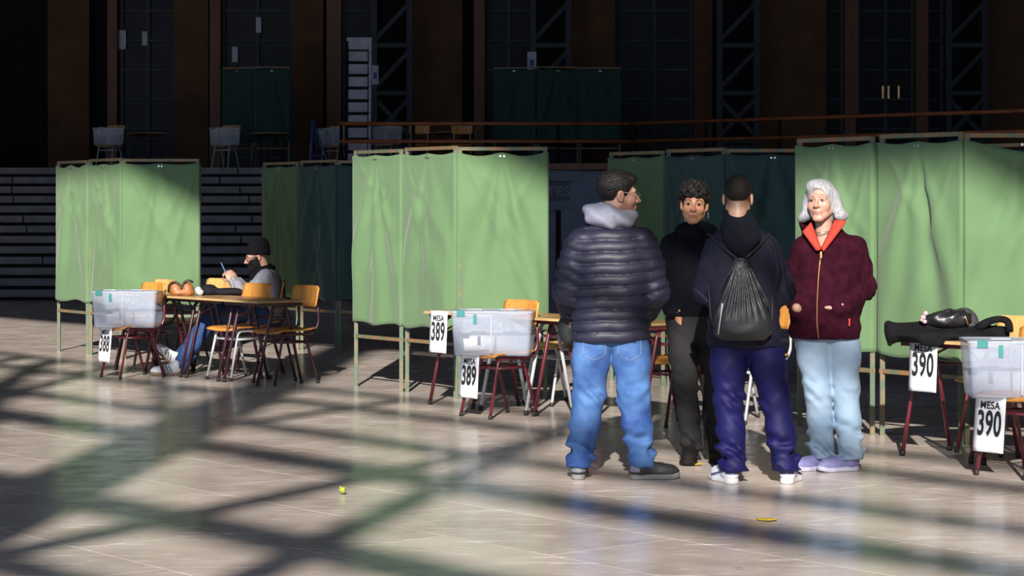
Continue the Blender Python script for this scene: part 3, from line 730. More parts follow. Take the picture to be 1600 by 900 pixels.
def jacket(parent, name, J, lv, rs, mat, h=.0075, kind='plain', zcut=None, amp=.006, k=.045, neckcut=None, hemw=.0, extra=None, col=None):
    Ls = [math.dist(J['sh'][i], J['el'][i]) + math.dist(J['el'][i], J['wr'][i]) for i in (0, 1)]
    hem = min(l[0] for l in lv)
    def fn(p):
        t = loft(p, lv)
        if kind == 'puffer':
            zz = p[2] + .006 * np.sin(11 * p[0] + 3) + .004 * np.sin(25 * p[0])
            t = t - .017 * (np.abs(np.sin(math.pi * zz / .064)) ** .55) + .010 - .0022 * wob([p[0], p[1], p[2] * .4], 38.)
        else:
            x, y, z = p
            t = t - .004 * wob([x * .7, y, z * .55], 26., 1.) - .004 * np.exp(-((z - hem - .1) / .12) ** 2) * np.sin(60 * z + 9 * np.sin(7 * x))
        d = t
        for i in (0, 1):
            a, s = arm(p, J, i, rs)
            if kind == 'puffer': a = a - .013 * (np.abs(np.sin(math.pi * s / .058)) ** .55) + .008 - .003 * wob(p, 55., 2.)
            else: a = a - sleeve_folds(p, s, Ls[i], amp)
            d = smin(d, a, k)
        d = np.maximum(d, hem + hemw * np.sin(9 * p[0]) - p[2])
        if extra: d = extra(p, d)
        return d
    pts = [(l[1] - l[3], l[2] - l[4], l[0]) for l in lv] + [(l[1] + l[3], l[2] + l[4], l[0]) for l in lv]
    lo, hi = bbox(pts, .03); l2, h2 = bbox([*J['sh'], *J['el'], *J['wr']], rs[0] + .03)
    lo = [min(a, b) for a, b in zip(lo, l2)]; hi = [max(a, b) for a, b in zip(hi, h2)]
    return sdf_obj(name, [(fn, lo, hi, h, col)], mat, parent)
def hairline(y, pts): 
    pts = sorted(pts); return np.interp(y, [a for a, b in pts], [b for a, b in pts]).astype(f32)
def head_piece(name, parent, J, fn, mat, r=.16, zlo=-.2, zhi=.17, h=.0045, relax=1):
    c, R, s = J['head'], J['hr'], J.get('hs', 1.)
    return sdf_obj(name, [(lambda p: fn(to_local(p, c, R, s)) * s, (c[0] - r, c[1] - r, c[2] + zlo), (c[0] + r, c[1] + r, c[2] + zhi), h, None)], mat, parent, relax=relax)
def HW(J, v): return J['hr'] @ (Vector(v) * J.get('hs', 1.)) + Vector(J['head'])

def skin_mat(name, c): return M(name, c, .5, var=.06, scale=40, attr=True, sss=.06, bump=.05, bscale=300)

# ---------------- man in puffer jacket, seen from behind, head in profile to the right
g = thing('person', 'man in dark navy puffer jacket and bright blue jeans, back to us', 'person', (.557, 12.59, 0))
J = dict(head=(.045, .0, 1.600), hr=rotm(106, 2, 0), hs=1.06, sh=[(-.180, 0, 1.342), (.180, 0, 1.342)], el=[(-.252, .02, 1.06), (.252, .02, 1.05)],
         wr=[(-.225, .22, .93), (.215, .24, .93)], hips=[(-.105, 0, .86), (.105, 0, .86)], kn=[(-.125, .015, .47), (.125, -.02, .47)], an=[(-.178, -.005, .09), (.172, -.01, .09)])
sk1 = skin_mat('warm_skin', (.34, .19, .135))
b = make_body(g, J, dict(beard=.35, beardc=(.30, .22, .2), nose=1.15), sk1, [(lambda p: hand_sdf(p, (-.225, .23, .92), (.1, .5, -.8), (.6, .2, 0), (0, .8, .3)), (-.21, .27, .86))])
def fn(q):
    d = ell(q, (0, .026, .040), (.085, .103, .092)) - .0022 * np.sin(150 * np.arctan2(q[0], q[2] + .06) * .5 + 60 * q[1] + 3 * np.sin(40 * q[1]))
    d = smin(d, ell(q, (.01, -.055, .082), (.055, .045, .030)), .03) - .002 * wob(q, 70.)
    hl = hairline(q[1], [(-.13, .060), (-.08, .058), (-.05, .035), (-.036, .012), (-.022, -.022), (-.004, -.018), (.010, .010), (.035, .005), (.050, -.055), (.09, -.105), (.14, -.11)])
    return smax(d, (hl - q[2]) * .8, .008)
head_piece('hair', b, J, fn, M('near_black_hair', (.0055, .0045, .0045), .55, var=.5, scale=90, stretch=(1, 1, .2), bump=.6, bscale=160, spec=.3))
jk = jacket(g, 'puffer_jacket', J, [(.765, .0, .0, .205, .135), (.82, .0, 0, .215, .145), (1.0, 0, 0, .205, .14), (1.2, 0, 0, .212, .14), (1.32, 0, .005, .195, .125), (1.40, 0, .01, .150, .10), (1.465, .0, .02, .09, .075)],
            (.078, .080, .075, .062), M('navy_nylon', (.016, .0165, .034), .5, var=.2, scale=12, bump=.12, bscale=60, spec=.35), kind='puffer', h=.0068)
def fn(p):
    d = ell(p, (-.015, -.015, 1.480), (.150, .112, .062), Matrix.Rotation(.28, 3, 'Y'))
    d = smin(d, ell(p, (-.03, -.06, 1.468), (.13, .082, .06)), .03); d = smin(d, ell(p, (.07, .03, 1.470), (.085, .09, .05)), .03)
    return d - .007 * np.sin(55 * (p[2] + .22 * p[0]) + 5 * np.sin(9 * p[0])) - .003 * wob(p, 40.)
sdf_obj('hood', [(fn, (-.2, -.18, 1.36), (.2, .17, 1.58), .006, None)], M('lilac_grey_fleece', (.27, .28, .36), .9, var=.1, scale=60, bump=.2, bscale=300), g)
m_jean = M('bright_blue_denim', (.010, .046, .185), .8, var=.25, scale=4.5, col2=(.075, .18, .40), bump=.25, bscale=350, thr=(.40, .68))
tr = trousers(g, J, (.108, .104, .090, .082, .074), m_jean, 'jeans', .93, amp=.014)
from mathutils.bvhtree import BVHTree
def front_y(o):
    me = o.data; bv = BVHTree.FromPolygons([v.co for v in me.vertices], [p.vertices for p in me.polygons])
    def f(x, z, dflt=-.12):
        r = bv.ray_cast(Vector((x, -1, z)), Vector((0, 1, 0))); return r[0].y if r[0] is not None else dflt
    return f
fy_ = front_y(tr); m_st = M('copper_stitch', (.20, .22, .30), .8)
for s_ in (-1, 1):
    c_ = s_ * .098; out = [(c_ - .065, .79), (c_ - .062, .70), (c_, .672), (c_ + .062, .70), (c_ + .065, .79)]
    pk = MB().grid(lambda u, v: (c_ + (u - .5) * .128, fy_(c_ + (u - .5) * .128, .79 - (.088 + .03 * (1 - abs(2 * u - 1))) * v) - .003, .79 - (.088 + .03 * (1 - abs(2 * u - 1))) * v), 12, 10).obj('back_pocket', m_jean, tr)
    pts = []
    for (x0, z0), (x1, z1) in zip(out[:-1], out[1:]):
        for t in np.linspace(0, 1, 8): x = x0 + (x1 - x0) * t; z = z0 + (z1 - z0) * t; pts.append((x, fy_(x, z) - .004, z))
    MB().tube(pts, .0018, 5).obj('stitching', m_st, pk)
m_shk = M('black_grey_mesh_shoe', (.018, .019, .021), .6, var=.3, scale=80, attr=True)
grey_sole = M('grey_rubber_sole', (.17, .165, .16), .7)
cf = lambda v: np.where(((v[:, 1] > -.045) & (v[:, 2] > .045) & (v[:, 2] < .075))[:, None], (9., 9., 9.5), np.ones((1, 3)))
shoe(g, (-.188, -.065, 0), 176, m_shk, grey_sole, colfn=cf, lace=None, L=.29)
shoe(g, (.105, -.03, 0), 98, m_shk, grey_sole, colfn=cf, lace=M('black_lace', (.01, .01, .01), .8), L=.29)
gm = M('thin_metal_frame', (.25, .22, .2), .3, .8)
gl = MB()
for sx in (-1, 1):
    gl.tube([HW(J, (sx * .033 + .021 * math.cos(a), -.098, -.002 + .016 * math.sin(a))) for a in np.linspace(0, 2 * math.pi, 17)], .0013, 5)
    gl.tube([HW(J, (sx * .054, -.098, .004)), HW(J, (sx * .075, -.06, .006)), HW(J, (sx * .080, .015, .010))], .0014, 5)
gl.tube([HW(J, (-.012, -.099, .003)), HW(J, (.012, -.099, .003))], .0014, 5)
gl.obj('glasses', gm, b)
# black pouch held at his left side
pf = lambda p: ell(p, (0, 0, .0), (.055, .06, .105)) + .004 * wob(p, 40.)
o = sdf_obj('hand_bag', [(pf, (-.08, -.08, -.13), (.08, .08, .13), .007, None)], M('black_fabric', (.010, .013, .016), .7, var=.2), None, (.557 - .235, 12.59 + .30, .83))
tag(o, 'dark pouch held at the left hip of the man in puffer jacket', 'bag')

# ---------------- young man in black hoodie, facing us
g = thing('person', 'curly haired young man all in black facing us', 'person', (1.11, 13.4, 0))
J = dict(head=(-.022, -.03, 1.548), hr=rotm(-7, 3, 3), sh=[(-.160, 0, 1.30), (.170, 0, 1.30)], el=[(-.215, .03, 1.06), (.235, .03, 1.06)],
         wr=[(-.150, -.085, .905), (.100, -.085, .905)], hips=[(-.095, 0, .84), (.095, 0, .84)], kn=[(-.075, -.02, .47), (.095, .0, .47)], an=[(-.035, 0, .09), (.105, .03, .09)])
sk2 = skin_mat('olive_skin', (.50, .25, .145))
ho = dict(brow=(.05, .035, .03), lip=(.75, .38, .34), beard=.12, gaze=(-.1, -1, -.05), w=.97)
b = make_body(g, J, ho, sk2, [(lambda p: hand_sdf(p, (-.118, -.082, .868), (.25, .5, -.83), (-1, 0, -.3), (0, .85, .5), tb=.2), (-.12, -.08, .84)),
                             (lambda p: hand_sdf(p, (.066, -.082, .870), (-.25, .5, -.83), (1, 0, -.3), (0, .85, .5), tb=.2), (.06, -.08, .84))])
def fn(q):
    d = ell(q, (0, .020, .055), (.098, .108, .088)); d = smin(d, ell(q, (0, -.062, .072), (.074, .040, .040)), .02)
    d = d - .011 * wob(q, 95.) - .005 * wob(q, 190., 2.)
    hl = hairline(q[1], [(-.14, .034), (-.08, .036), (-.055, .030), (-.03, .010), (.0, .004), (.03, .0), (.06, -.05), (.12, -.07)]) + .009 * np.sin(140 * q[0] + 1)
    return smax(d, (hl - q[2]) * .8, .006)
head_piece('hair', b, J, fn, M('black_curls', (.007, .006, .006), .6, var=.4, scale=60, bump=.6, bscale=90, spec=.25), h=.0042)
m_hood = M('black_cotton', (.0050, .0058, .0095), .9, var=.25, scale=30, spec=.12)
jacket(g, 'hoodie', J, [(.875, 0, 0, .165, .12), (.92, 0, 0, .185, .135), (1.1, 0, 0, .182, .135), (1.22, 0, 0, .178, .13), (1.31, 0, 0, .160, .11), (1.38, -.01, 0, .12, .085), (1.44, -.015, 0, .075, .07)], (.064, .064, .060, .05), m_hood, h=.0085)
def fn(p):
    a = [p[0] + .01, p[1] + .02, p[2] - f32(1.375)]; r = np.sqrt(a[0] ** 2 + (a[1] * 1.1) ** 2)
    t = np.sqrt((r - .088) ** 2 + (a[2] * .85) ** 2) - .040
    return t - .006 * np.sin(7 * np.arctan2(a[1], a[0]) + 30 * a[2])
sdf_obj('hood_collar', [(fn, (-.18, -.18, 1.30), (.16, .16, 1.46), .0065, None)], m_hood, g)
trousers(g, J, (.095, .090, .070, .065, .062), M('charcoal_denim', (.017, .017, .018), .85, var=.3, scale=6, bump=.2, bscale=300, spec=.2), 'jeans', .9, (.165, .12))
m_blk = M('black_suede', (.007, .006, .006), .8, var=.2, spec=.2)
shoe(g, (-.035, .06, 0), -8, m_blk, m_blk, L=.30, lace=m_blk)
shoe(g, (.105, .09, 0), 12, m_blk, m_blk, L=.30, lace=m_blk)
er = MB(); e0 = HW(J, (.083, .010, -.045))
er.tube([e0, e0 + Vector((.002, -.004, -.016)), e0 + Vector((.002, -.004, -.030))], .003, 6); er.tube([e0 + Vector((.002, -.004, -.022)), e0 + Vector((.002, -.004, -.046))], [.003, .008, .002], 6)
er.obj('earring', M('silver', (.8, .8, .85), .2, 1), b)

# ---------------- man with drawstring bag, back to us
g = thing('person', 'man in navy tracksuit with cropped dark hair, back to us', 'person', (1.345, 12.39, 0))
J = dict(head=(-.095, .01, 1.580), hr=rotm(172, 4, 0), hs=.98, sh=[(-.215, .01, 1.295), (.065, .01, 1.305)], el=[(-.255, .06, 1.07), (.146, .04, 1.07)],
         wr=[(-.19, .26, 1.0), (.06, .27, 1.0)], hips=[(-.150, 0, .84), (.03, 0, .84)], kn=[(-.145, .01, .45), (.115, .01, .45)], an=[(-.122, -.005, .09), (.168, -.005, .09)])
b = make_body(g, J, dict(fade=(.20, .15, .13)), skin_mat('tan_skin', (.36, .21, .145)))
def fn(q):
    d = ell(q, (0, .020, .042), (.079, .0985, .086)) - .0016 * wob(q, 260.)
    hl = hairline(q[1], [(-.13, .060), (-.06, .05), (-.03, .01), (0, .012), (.04, .005), (.07, -.035), (.13, -.05)])
    return smax(d, (hl - q[2]) * .8, .012)
head_piece('hair', b, J, fn, M('cropped_dark_hair', (.008, .006, .0055), .6, spec=.2, var=.5, scale=180, bump=.5, bscale=250))
m_trk = M('navy_tracksuit_top', (.0065, .0065, .0165), .7, var=.2, scale=20, spec=.2)
jacket(g, 'track_jacket', J, [(.755, -.06, 0, .198, .135), (.80, -.06, 0, .202, .14), (1.0, -.065, 0, .190, .135), (1.2, -.075, 0, .192, .135), (1.29, -.075, 0, .185, .12), (1.37, -.08, .01, .145, .10), (1.44, -.09, .02, .085, .075)], (.068, .072, .072, .055), m_trk, amp=.012)
def fn(p):
    d = loft(p, [(1.245, -.085, -.125, .012, .022), (1.29, -.085, -.128, .062, .032), (1.345, -.085, -.115, .098, .045), (1.40, -.088, -.075, .106, .07), (1.46, -.092, -.02, .092, .08), (1.505, -.095, .01, .078, .07), (1.515, -.095, .012, .07, .062)], 2.)
    return d - .004 * wob(p, 30.)
sdf_obj('hood', [(fn, (-.24, -.2, 1.23), (.06, .12, 1.53), .006, None)], M('black_hood_cloth', (.0055, .006, .011), .8, var=.2, spec=.15), g)
m_tp = M('royal_navy_polyester', (.0058, .0055, .052), .62, var=.2, scale=10, spec=.2)
trousers(g, J, (.100, .098, .080, .076, .074), m_tp, 'track_trousers', .92, (.18, .13), amp=.016)
m_wsh = M('white_leather_shoe', (.52, .53, .58), .45, var=.05, attr=True)
def cf(v):
    m = ((np.abs(v[:, 0]) > .028) & (np.abs((v[:, 2] - .055) - .25 * (v[:, 1] + .12)) < .007) & (v[:, 1] < -.06)) | ((v[:, 1] > -.035) & (np.abs(v[:, 2] - .06) < .008))
    return np.where(m[:, None], (.10, .11, .22), np.ones((1, 3)))
m_wso = M('white_rubber_sole', (.50, .50, .52), .6)
shoe(g, (-.118, -.055, 0), 200, m_wsh, m_wso, colfn=cf, L=.285)
shoe(g, (.162, -.045, 0), 160, m_wsh, m_wso, colfn=cf, L=.285)
# the bag is carried, so it is a thing of its own
bo = Vector((1.345 - .085, 12.39 - .185, .80))
bagt = thing('drawstring_bag', 'black drawstring bag on the back of the man in navy', 'bag', bo)
def fn(p):
    x, y, z = p
    hz = [0, .03, .10, .20, .30, .38, .43, .452]
    w = cr([.115, .150, .158, .140, .103, .065, .042, .036], hz, z); t = cr([.03, .055, .066, .060, .048, .034, .024, .020], hz, z)
    cx = .0 - .01 * (z / .45)
    k = np.sqrt(((x - cx) / w) ** 2 + (y / t) ** 2); d = (k - 1) * np.minimum(w, t)
    a = np.arctan2(x - cx, .50 - z)
    pl = np.clip((z - .10) / .14, 0, 1); d = d - .0065 * pl * np.sin(a * 62 + 1.2 * np.sin(9 * a)) * np.clip((.50 - z) / .3, .35, 1) - .003 * wob(p, 30.)
    return np.maximum(d, np.maximum(-z, z - .452))
sdf_obj('sack', [(fn, (-.17, -.09, 0), (.17, .09, .46), .0048, None)], M('black_coated_nylon', (.011, .012, .014), .5, var=.2, scale=15), bagt)
m_crd = M('black_cord', (.008, .008, .009), .6)
MB().tube([(-.03, .0, .45), (-.10, .05, .50), (-.16, .13, .565), (-.175, .22, .58)], .005, 6, .03).obj('strap', m_crd, bagt)
MB().tube([(.01, .0, .45), (.09, .05, .51), (.155, .13, .572), (.165, .22, .585)], .005, 6, .03).obj('strap', m_crd, bagt)
MB().tube([(-.145, -.01, .04), (-.172, .05, .12), (-.182, .1, .3)], .005, 6, .03).obj('strap', m_crd, bagt)
MB().tube([(.145, -.01, .04), (.165, .06, .14), (.17, .12, .3)], .005, 6, .03).obj('strap', m_crd, bagt)
MB().tube([(-.036, -.018, .437), (.0, -.026, .437), (.028, -.018, .437)], .006, 6, .02).obj('drawcord', m_crd, bagt)
MB().tube([(-.118, -.050, .205), (-.128, -.052, .13), (-.140, -.040, .035)], .0035, 6, .03).obj('white_piping', M('white_piping', (.6, .6, .62), .5), bagt)

# ---------------- woman in burgundy fleece
g = thing('person', 'grey haired woman in burgundy fleece jacket and pale jeans', 'person', (1.845, 12.99, 0))
J = dict(head=(-.055, -.02, 1.562), hr=rotm(-24, -2, -2), sh=[(-.155, 0, 1.285), (.145, 0, 1.295)], el=[(-.200, .03, 1.05), (.188, .035, 1.06)],
         wr=[(-.190, -.10, .945), (.055, -.135, .965)], hips=[(-.115, 0, .85), (.065, 0, .85)], kn=[(-.075, -.02, .47), (.085, -.03, .47)], an=[(-.045, .02, .09), (.118, -.02, .09)])
sk4 = skin_mat('fair_skin', (.42, .245, .185))
ho = dict(brow=(.42, .30, .26), browa=.7, lip=(.85, .42, .42), gaze=(-.42, -1, .12), w=1.03, neck=.86)
b = make_body(g, J, ho, sk4, [(lambda p: hand_sdf(p, (-.180, -.120, .935), (.7, .65, -.3), (0, 0, -1), (-.65, .7, 0)), (-.15, -.08, .92)),
                             (lambda p: hand_sdf(p, (.010, -.142, .960), (-.8, .55, -.2), (0, 0, -1), (.55, .8, 0)), (-.02, -.10, .95))])
def fn(q):
    x, y, z = q; ax = np.abs(x); a = [ax, y, z]
    d = ell(q, (0, .022, .040), (.086, .104, .088)); d = smin(d, ell(q, (-.03, -.03, .085), (.05, .06, .04)), .03)
    d = smin(d, cap(a, (.078, .018, .02), (.100, .020, -.080), .030, .034)[0], .04)
    d = smin(d, ell(a, (.108, .018, -.088), (.034, .040, .026)), .03)
    d = smin(d, ell(q, (0, .065, -.05), (.095, .062, .085)), .04)
    d = smax(d, -ell(q, (.004, -.115, -.030), (.062, .115, .102)), .012)
    d = smax(d, -cap(q, (0, -.04, -.09), (0, -.04, -.2), .07)[0], .01)
    st_ = np.arctan2(x, z + .25)
    return d - .0012 * np.sin(150 * st_ + 7 * np.sin(20 * z + 3) + 45 * y) - .010 * wob([x, y, z * .7], 42., .6) * np.clip((.05 - z) / .1, .12, 1)
head_piece('hair', b, J, fn, M('silver_grey_hair', (.27, .275, .295), .5, var=.4, scale=120, stretch=(1, 1, .12), bump=.35, bscale=260, spec=.4), r=.17, h=.0042)
m_flc = M('burgundy_fleece', (.026, .0028, .0095), .95, var=.45, scale=18, bump=.6, bscale=200, spec=.1)
def ex(p, d):
    v = [p[0] + .055, p[1], p[2]]
    w = np.clip((p[2] - 1.275) * .55, 0, .3)
    cut = np.maximum(np.abs(p[0] + .062) - w, p[1] + .0)
    return smax(d, -np.maximum(cut, 1.28 - p[2]), .008)
jk = jacket(g, 'fleece_jacket', J, [(.765, -.03, 0, .200, .150), (.80, -.03, 0, .203, .152), (.95, -.025, 0, .200, .150), (1.15, -.02, -.005, .180, .145), (1.26, -.015, 0, .170, .130), (1.34, -.02, .01, .135, .105), (1.41, -.035, .02, .098, .085), (1.435, -.04, .02, .08, .07)],
            (.070, .074, .076, .062), m_flc, h=.0072, extra=ex, amp=.006)
m_or = M('orange_red_lining', (.46, .034, .02), .8, var=.12)
def collar(p, r0=.0, zt=1.43):
    x, y, z = p; cx = x + f32(.052); cy = y - f32(.0)
    ang = np.arctan2(cx, -cy)                         # 0 at the front
    r = np.sqrt(cx ** 2 + cy ** 2); op = np.clip((z - 1.275) * .70, .015, .4)
    rad = .092 + .06 * np.clip(1.40 - z, 0, .2) + r0 + .018 * np.clip((z - 1.38) / .05, 0, 1)
    t = np.abs(r - rad) - .009
    t = np.maximum(t, op * (cy < 0) - np.abs(cx) * (cy < 0) - (cy >= 0))
    return np.maximum(t, np.maximum(1.25 - z, z - zt - .03 * np.clip(cy / .08, -1, 1) + .006 * np.sin(14 * ang)))
sdf_obj('collar', [(lambda p: collar(p, .010, 1.435), (-.24, -.2, 1.24), (.15, .2, 1.49), .0052, None)], m_flc, g)
def lapel(o1, o2, i1, i2, nm):
    o1, o2, i1, i2 = (Vector(v) for v in (o1, o2, i1, i2))
    def fn(u, v):
        a = o1.lerp(o2, v); b_ = i1.lerp(i2, v); q = a.lerp(b_, u); q.y -= .018 * math.sin(math.pi * u) + .012 * math.sin(math.pi * v); return tuple(q)
    solid(MB().grid(fn, 8, 10).obj(nm, m_or, g), .008)
lapel((-.172, -.085, 1.385), (-.100, -.146, 1.275), (-.118, -.045, 1.44), (-.074, -.148, 1.285), 'collar_lining')
lapel((.085, -.070, 1.445), (-.060, -.150, 1.270), (.020, -.045, 1.455), (-.072, -.146, 1.290), 'collar_lining')
sdf_obj('inner_top', [(lambda p: loft(p, [(1.15, -.055, -.06, .07, .05), (1.25, -.058, -.065, .045, .045), (1.285, -.058, -.06, .03, .035), (1.29, -.058, -.06, .02, .02)]), (-.16, -.14, 1.12), (.05, .02, 1.31), .006, None)], m_or, g)
zp = MB().tube([(-.072, -.146, 1.275), (-.088, -.158, 1.15), (-.098, -.160, .98), (-.098, -.158, .85), (-.088, -.156, .772)], .0030, 6, .04).obj('zip', M('brass_zip', (.55, .30, .12), .35, .7), jk)
MB().box((-.080, -.160, 1.235), (-.070, -.148, 1.272)).obj('zip_pull', MATS['brass_zip'], zp)
MB().box((.085, -.152, .845), (.093, -.142, .888)).obj('toggle', m_or, jk)
trousers(g, J, (.102, .096, .078, .072, .074), M('pale_blue_denim', (.155, .245, .36), .85, var=.18, scale=5, col2=(.26, .345, .45), bump=.2, bscale=350), 'jeans', .93, (.185, .14), amp=.013)
m_lav = M('lavender_mesh_shoe', (.17, .17, .36), .7, var=.2, scale=60); m_lso = M('pale_lilac_sole', (.36, .36, .46), .6)
shoe(g, (.005, .06, 0), -62, m_lav, m_lso, L=.265, lace=M('lilac_lace', (.35, .33, .5), .8))
shoe(g, (.165, -.00, 0), -70, m_lav, m_lso, L=.27, lace=MATS['lilac_lace'])
nk = MB().tube([HW(J, (.052 * math.sin(a), .028 - .068 * math.cos(a), -.165 - .02 * math.cos(a))) for a in np.linspace(-2.2, 2.2, 20)], .0022, 6)
nk.obj('necklace', M('silver', (.8, .8, .85), .2, 1), b)

# ---------------- seated man with phone
g = thing('person', 'seated man in black beanie and grey jumper looking at phone', 'person', (-2.33, 20.55, 0))
J = dict(head=(-.012, -.02, 1.065), hr=rotm(-84, 14, 0), hs=.98, sh=[(.085, -.165, .885), (.085, .165, .885)], el=[(-.075, -.215, .685), (-.08, .17, .70)],
         wr=[(-.205, -.10, .835), (-.205, .045, .835)], hips=[(.07, -.09, .545), (.07, .09, .545)], kn=[(-.385, -.12, .575), (-.365, .06, .545)], an=[(-.665, -.26, .105), (-.70, -.10, .14)])
hA = lambda p: hand_sdf(p, (-.215, -.088, .850), (-.55, .25, .72), (-.2, .8, -.3), (-.7, .1, -.5), curl=(.7, .8, .6), tb=.6)
hB = lambda p: hand_sdf(p, (-.215, .035, .850), (-.55, -.25, .72), (-.2, -.8, -.3), (-.7, -.1, -.5), curl=(.7, .8, .6), tb=.6)
b = make_body(g, J, dict(beard=.95, beardc=(.03, .02, .02), nose=1.2, gaze=(0, -1, -.35)), skin_mat('warm_skin', (.34, .19, .135)), [(hA, (-.25, -.06, .90)), (hB, (-.25, .01, .90))])
def fn(q):
    d = ell(q, (0, .030, .062), (.092, .108, .098)); d = smin(d, ell(q, (0, .075, .105), (.065, .06, .06)), .04)
    pl = q[2] - .012 + q[1] * .28
    d = smax(d, -(q[2] - .022 + .30 * q[1]) * .9, .008)
    br = np.abs(ell(q, (0, .026, .045), (.091, .110, .10))) - .009
    br = smax(br, np.abs(q[2] - .045 + .30 * q[1]) - .026, .01)
    return smin(d, br, .008) - .0022 * np.sin(np.arctan2(q[0], q[1] - .03) * 46)
head_piece('beanie', b, J, fn, M('black_knit', (.004, .004, .0055), .95, var=.3, scale=80, spec=.1), h=.0045)
def fn(q):
    d = head_sdf(q, dict(nose=.4)) - .0075 - .002 * wob(q, 150.)
    a = np.abs(q[0]); k = np.maximum(np.maximum(q[2] + .040 - .35 * np.clip(a - .042, 0, .03) / .03 * .09, q[1] - .012), -.125 - q[2])
    k = np.maximum(k, .012 - np.sqrt((a / 1.6) ** 2 + (q[2] + .071) ** 2) - 10 * (q[1] > -.06))
    return smax(d, k, .006)
head_piece('beard', b, J, fn, M('dark_beard', (.006, .005, .005), .8, var=.4, scale=120, spec=.15), h=.004)
m_gj = M('grey_marl_knit', (.19, .19, .225), .9, var=.2, scale=35, bump=.2, bscale=200)
def ex(p, d): return d
jacket(g, 'jumper', J, [(.475, .08, 0, .13, .165), (.55, .09, 0, .135, .18), (.70, .10, 0, .128, .185), (.82, .095, 0, .125, .185), (.90, .085, 0, .105, .15), (.955, .07, 0, .07, .085)], (.075, .072, .064, .048), m_gj, h=.008, amp=.009)
def fn(p):
    d = ell(p, (.045, 0, .935), (.095, .105, .055), Matrix.Rotation(-.3, 3, 'Y')); d = smin(d, ell(p, (-.035, 0, .86), (.045, .075, .10)), .04)
    d = smin(d, ell(p, (.11, 0, .955), (.05, .08, .035)), .03)
    return d - .005 * wob(p, 45.)
sdf_obj('scarf', [(fn, (-.14, -.14, .72), (.2, .14, 1.04), .0065, None)], M('black_knit', (.006, .006, .008), .95), g)
trousers(g, J, (.105, .098, .084, .076, .070), M('dark_blue_denim', (.014, .045, .15), .8, var=.3, scale=6, bump=.2, bscale=300), 'jeans', None, (.15, .19), hem=.03, h=.0085)
def cf(v):
    t = (v[:, 1] + .10) + .55 * (v[:, 2] - .05); st = (np.abs(v[:, 0]) > .022) & (v[:, 2] > .034) & (v[:, 2] < .085) & (t < .012) & (t > -.075) & ((t % .029) < .014)
    return np.where((st | ((v[:, 1] > -.02) & (v[:, 2] > .06)))[:, None], (.03, .03, .035), np.ones((1, 3)))
m_gum = M('brown_gum_sole', (.16, .11, .075), .7)
shoe(g, (-.66, -.30, 0), -80, m_wsh, m_gum, colfn=cf, L=.285, lace=M('white_lace', (.5, .5, .52), .8))
shoe(g, (-.735, -.10, .055), -88, m_wsh, m_gum, colfn=cf, pitch=42, roll=20, L=.285, lace=MATS['white_lace'])
gl = MB()
for sx in (-1, 1):
    gl.tube([HW(J, (sx * .033 + .020 * math.cos(a), -.098, -.003 + .017 * math.sin(a))) for a in np.linspace(0, 2 * math.pi, 17)], .0018, 5)
    gl.tube([HW(J, (sx * .053, -.098, .004)), HW(J, (sx * .075, -.06, .006)), HW(J, (sx * .080, .015, .010))], .0018, 5)
gl.obj('glasses', M('brown_plastic_frame', (.05, .02, .015), .3), b)
ph = thing('smartphone', 'slim phone with blue back held by the seated man', 'phone', (-2.33 - .300, 20.55 - .025, .945))
ph.rotation_euler = (0, math.radians(-26), 0)
MB().box((-.005, -.038, -.075), (.004, .038, .075), .002).obj('phone_case', M('blue_phone_case', (.05, .13, .30), .35), ph)
MB().box((.004, -.034, -.07), (.0052, .034, .07)).obj('screen', M('black_glass', (.01, .01, .012), .1), ph)
# ------------------------------------------------------------------ things left on the desks
m_coat = M('black_wool', (.006, .006, .0075), .9, var=.3, scale=20, spec=.15)
m_lth = M('black_leather', (.012, .012, .014), .35, var=.3, scale=20, bump=.25, bscale=60)
# black coat across the right desk (local x runs across the picture)
cx_, cy_ = 2.62, 13.62
ct = thing('folded_coat', 'black coat folded over the right desk', 'coat', (cx_, cy_, .722))
def fn(p):
    x, y, z = p
    d = chain(p, [(-.30, -.0, .045), (-.10, .0, .05), (.10, -.0, .045), (.36, .0, .035)], (.055, .062, .058, .045), .03)[0]
    d = smin(d, cap(p, (-.30, 0, .05), (-.335, 0, .095), .03, .018)[0], .03)
    d = smin(d, cap(p, (-.30, 0, .02), (-.325, 0, -.03), .03, .016)[0], .03)
    d = smin(d, ell(p, (-.10, -.15, .0), (.075, .03, .035)), .05)
    d = smin(d, ell(p, (-.02, -.06, .03), (.28, .12, .04)), .05)
    d = d - .005 * wob([x * .6, y, z], 30.)
    tb = np.maximum(np.maximum(-.004 - z, np.abs(x - .04) - .33), np.abs(y + .02) - .14)          # rests flat where the desk carries it
    return d
sdf_obj('coat_body', [(fn, (-.39, -.22, -.10), (.44, .16, .14), .0065, None)], m_coat, ct)
MB().tube([(.20, -.06, .07), (.26, -.08, .115), (.33, -.08, .13), (.385, -.07, .115), (.39, -.06, .05)], [.028, .022, .020, .022, .026], 8, .05).obj('belt_loop', m_coat, ct)
pb = thing('leather_pouch', 'shiny black leather pouch lying on the black coat', 'bag', (2.64, 13.56, .80))
def fn(p):
    d = ell(p, (0, 0, .045), (.135, .07, .055)); d = smin(d, ell(p, (.06, 0, .06), (.08, .06, .05)), .03)
    d = smin(d, cap(p, (-.12, 0, .05), (-.155, -.01, .03), .022, .012)[0], .03)
    return d - .006 * np.sin(60 * p[0] + 25 * p[2] + 6 * np.sin(30 * p[2])) * np.clip((p[2] - .02) / .05, 0, 1) - .002 * wob(p, 50.)
sdf_obj('pouch_body', [(fn, (-.19, -.09, -.02), (.16, .09, .13), .005, None)], m_lth, pb)
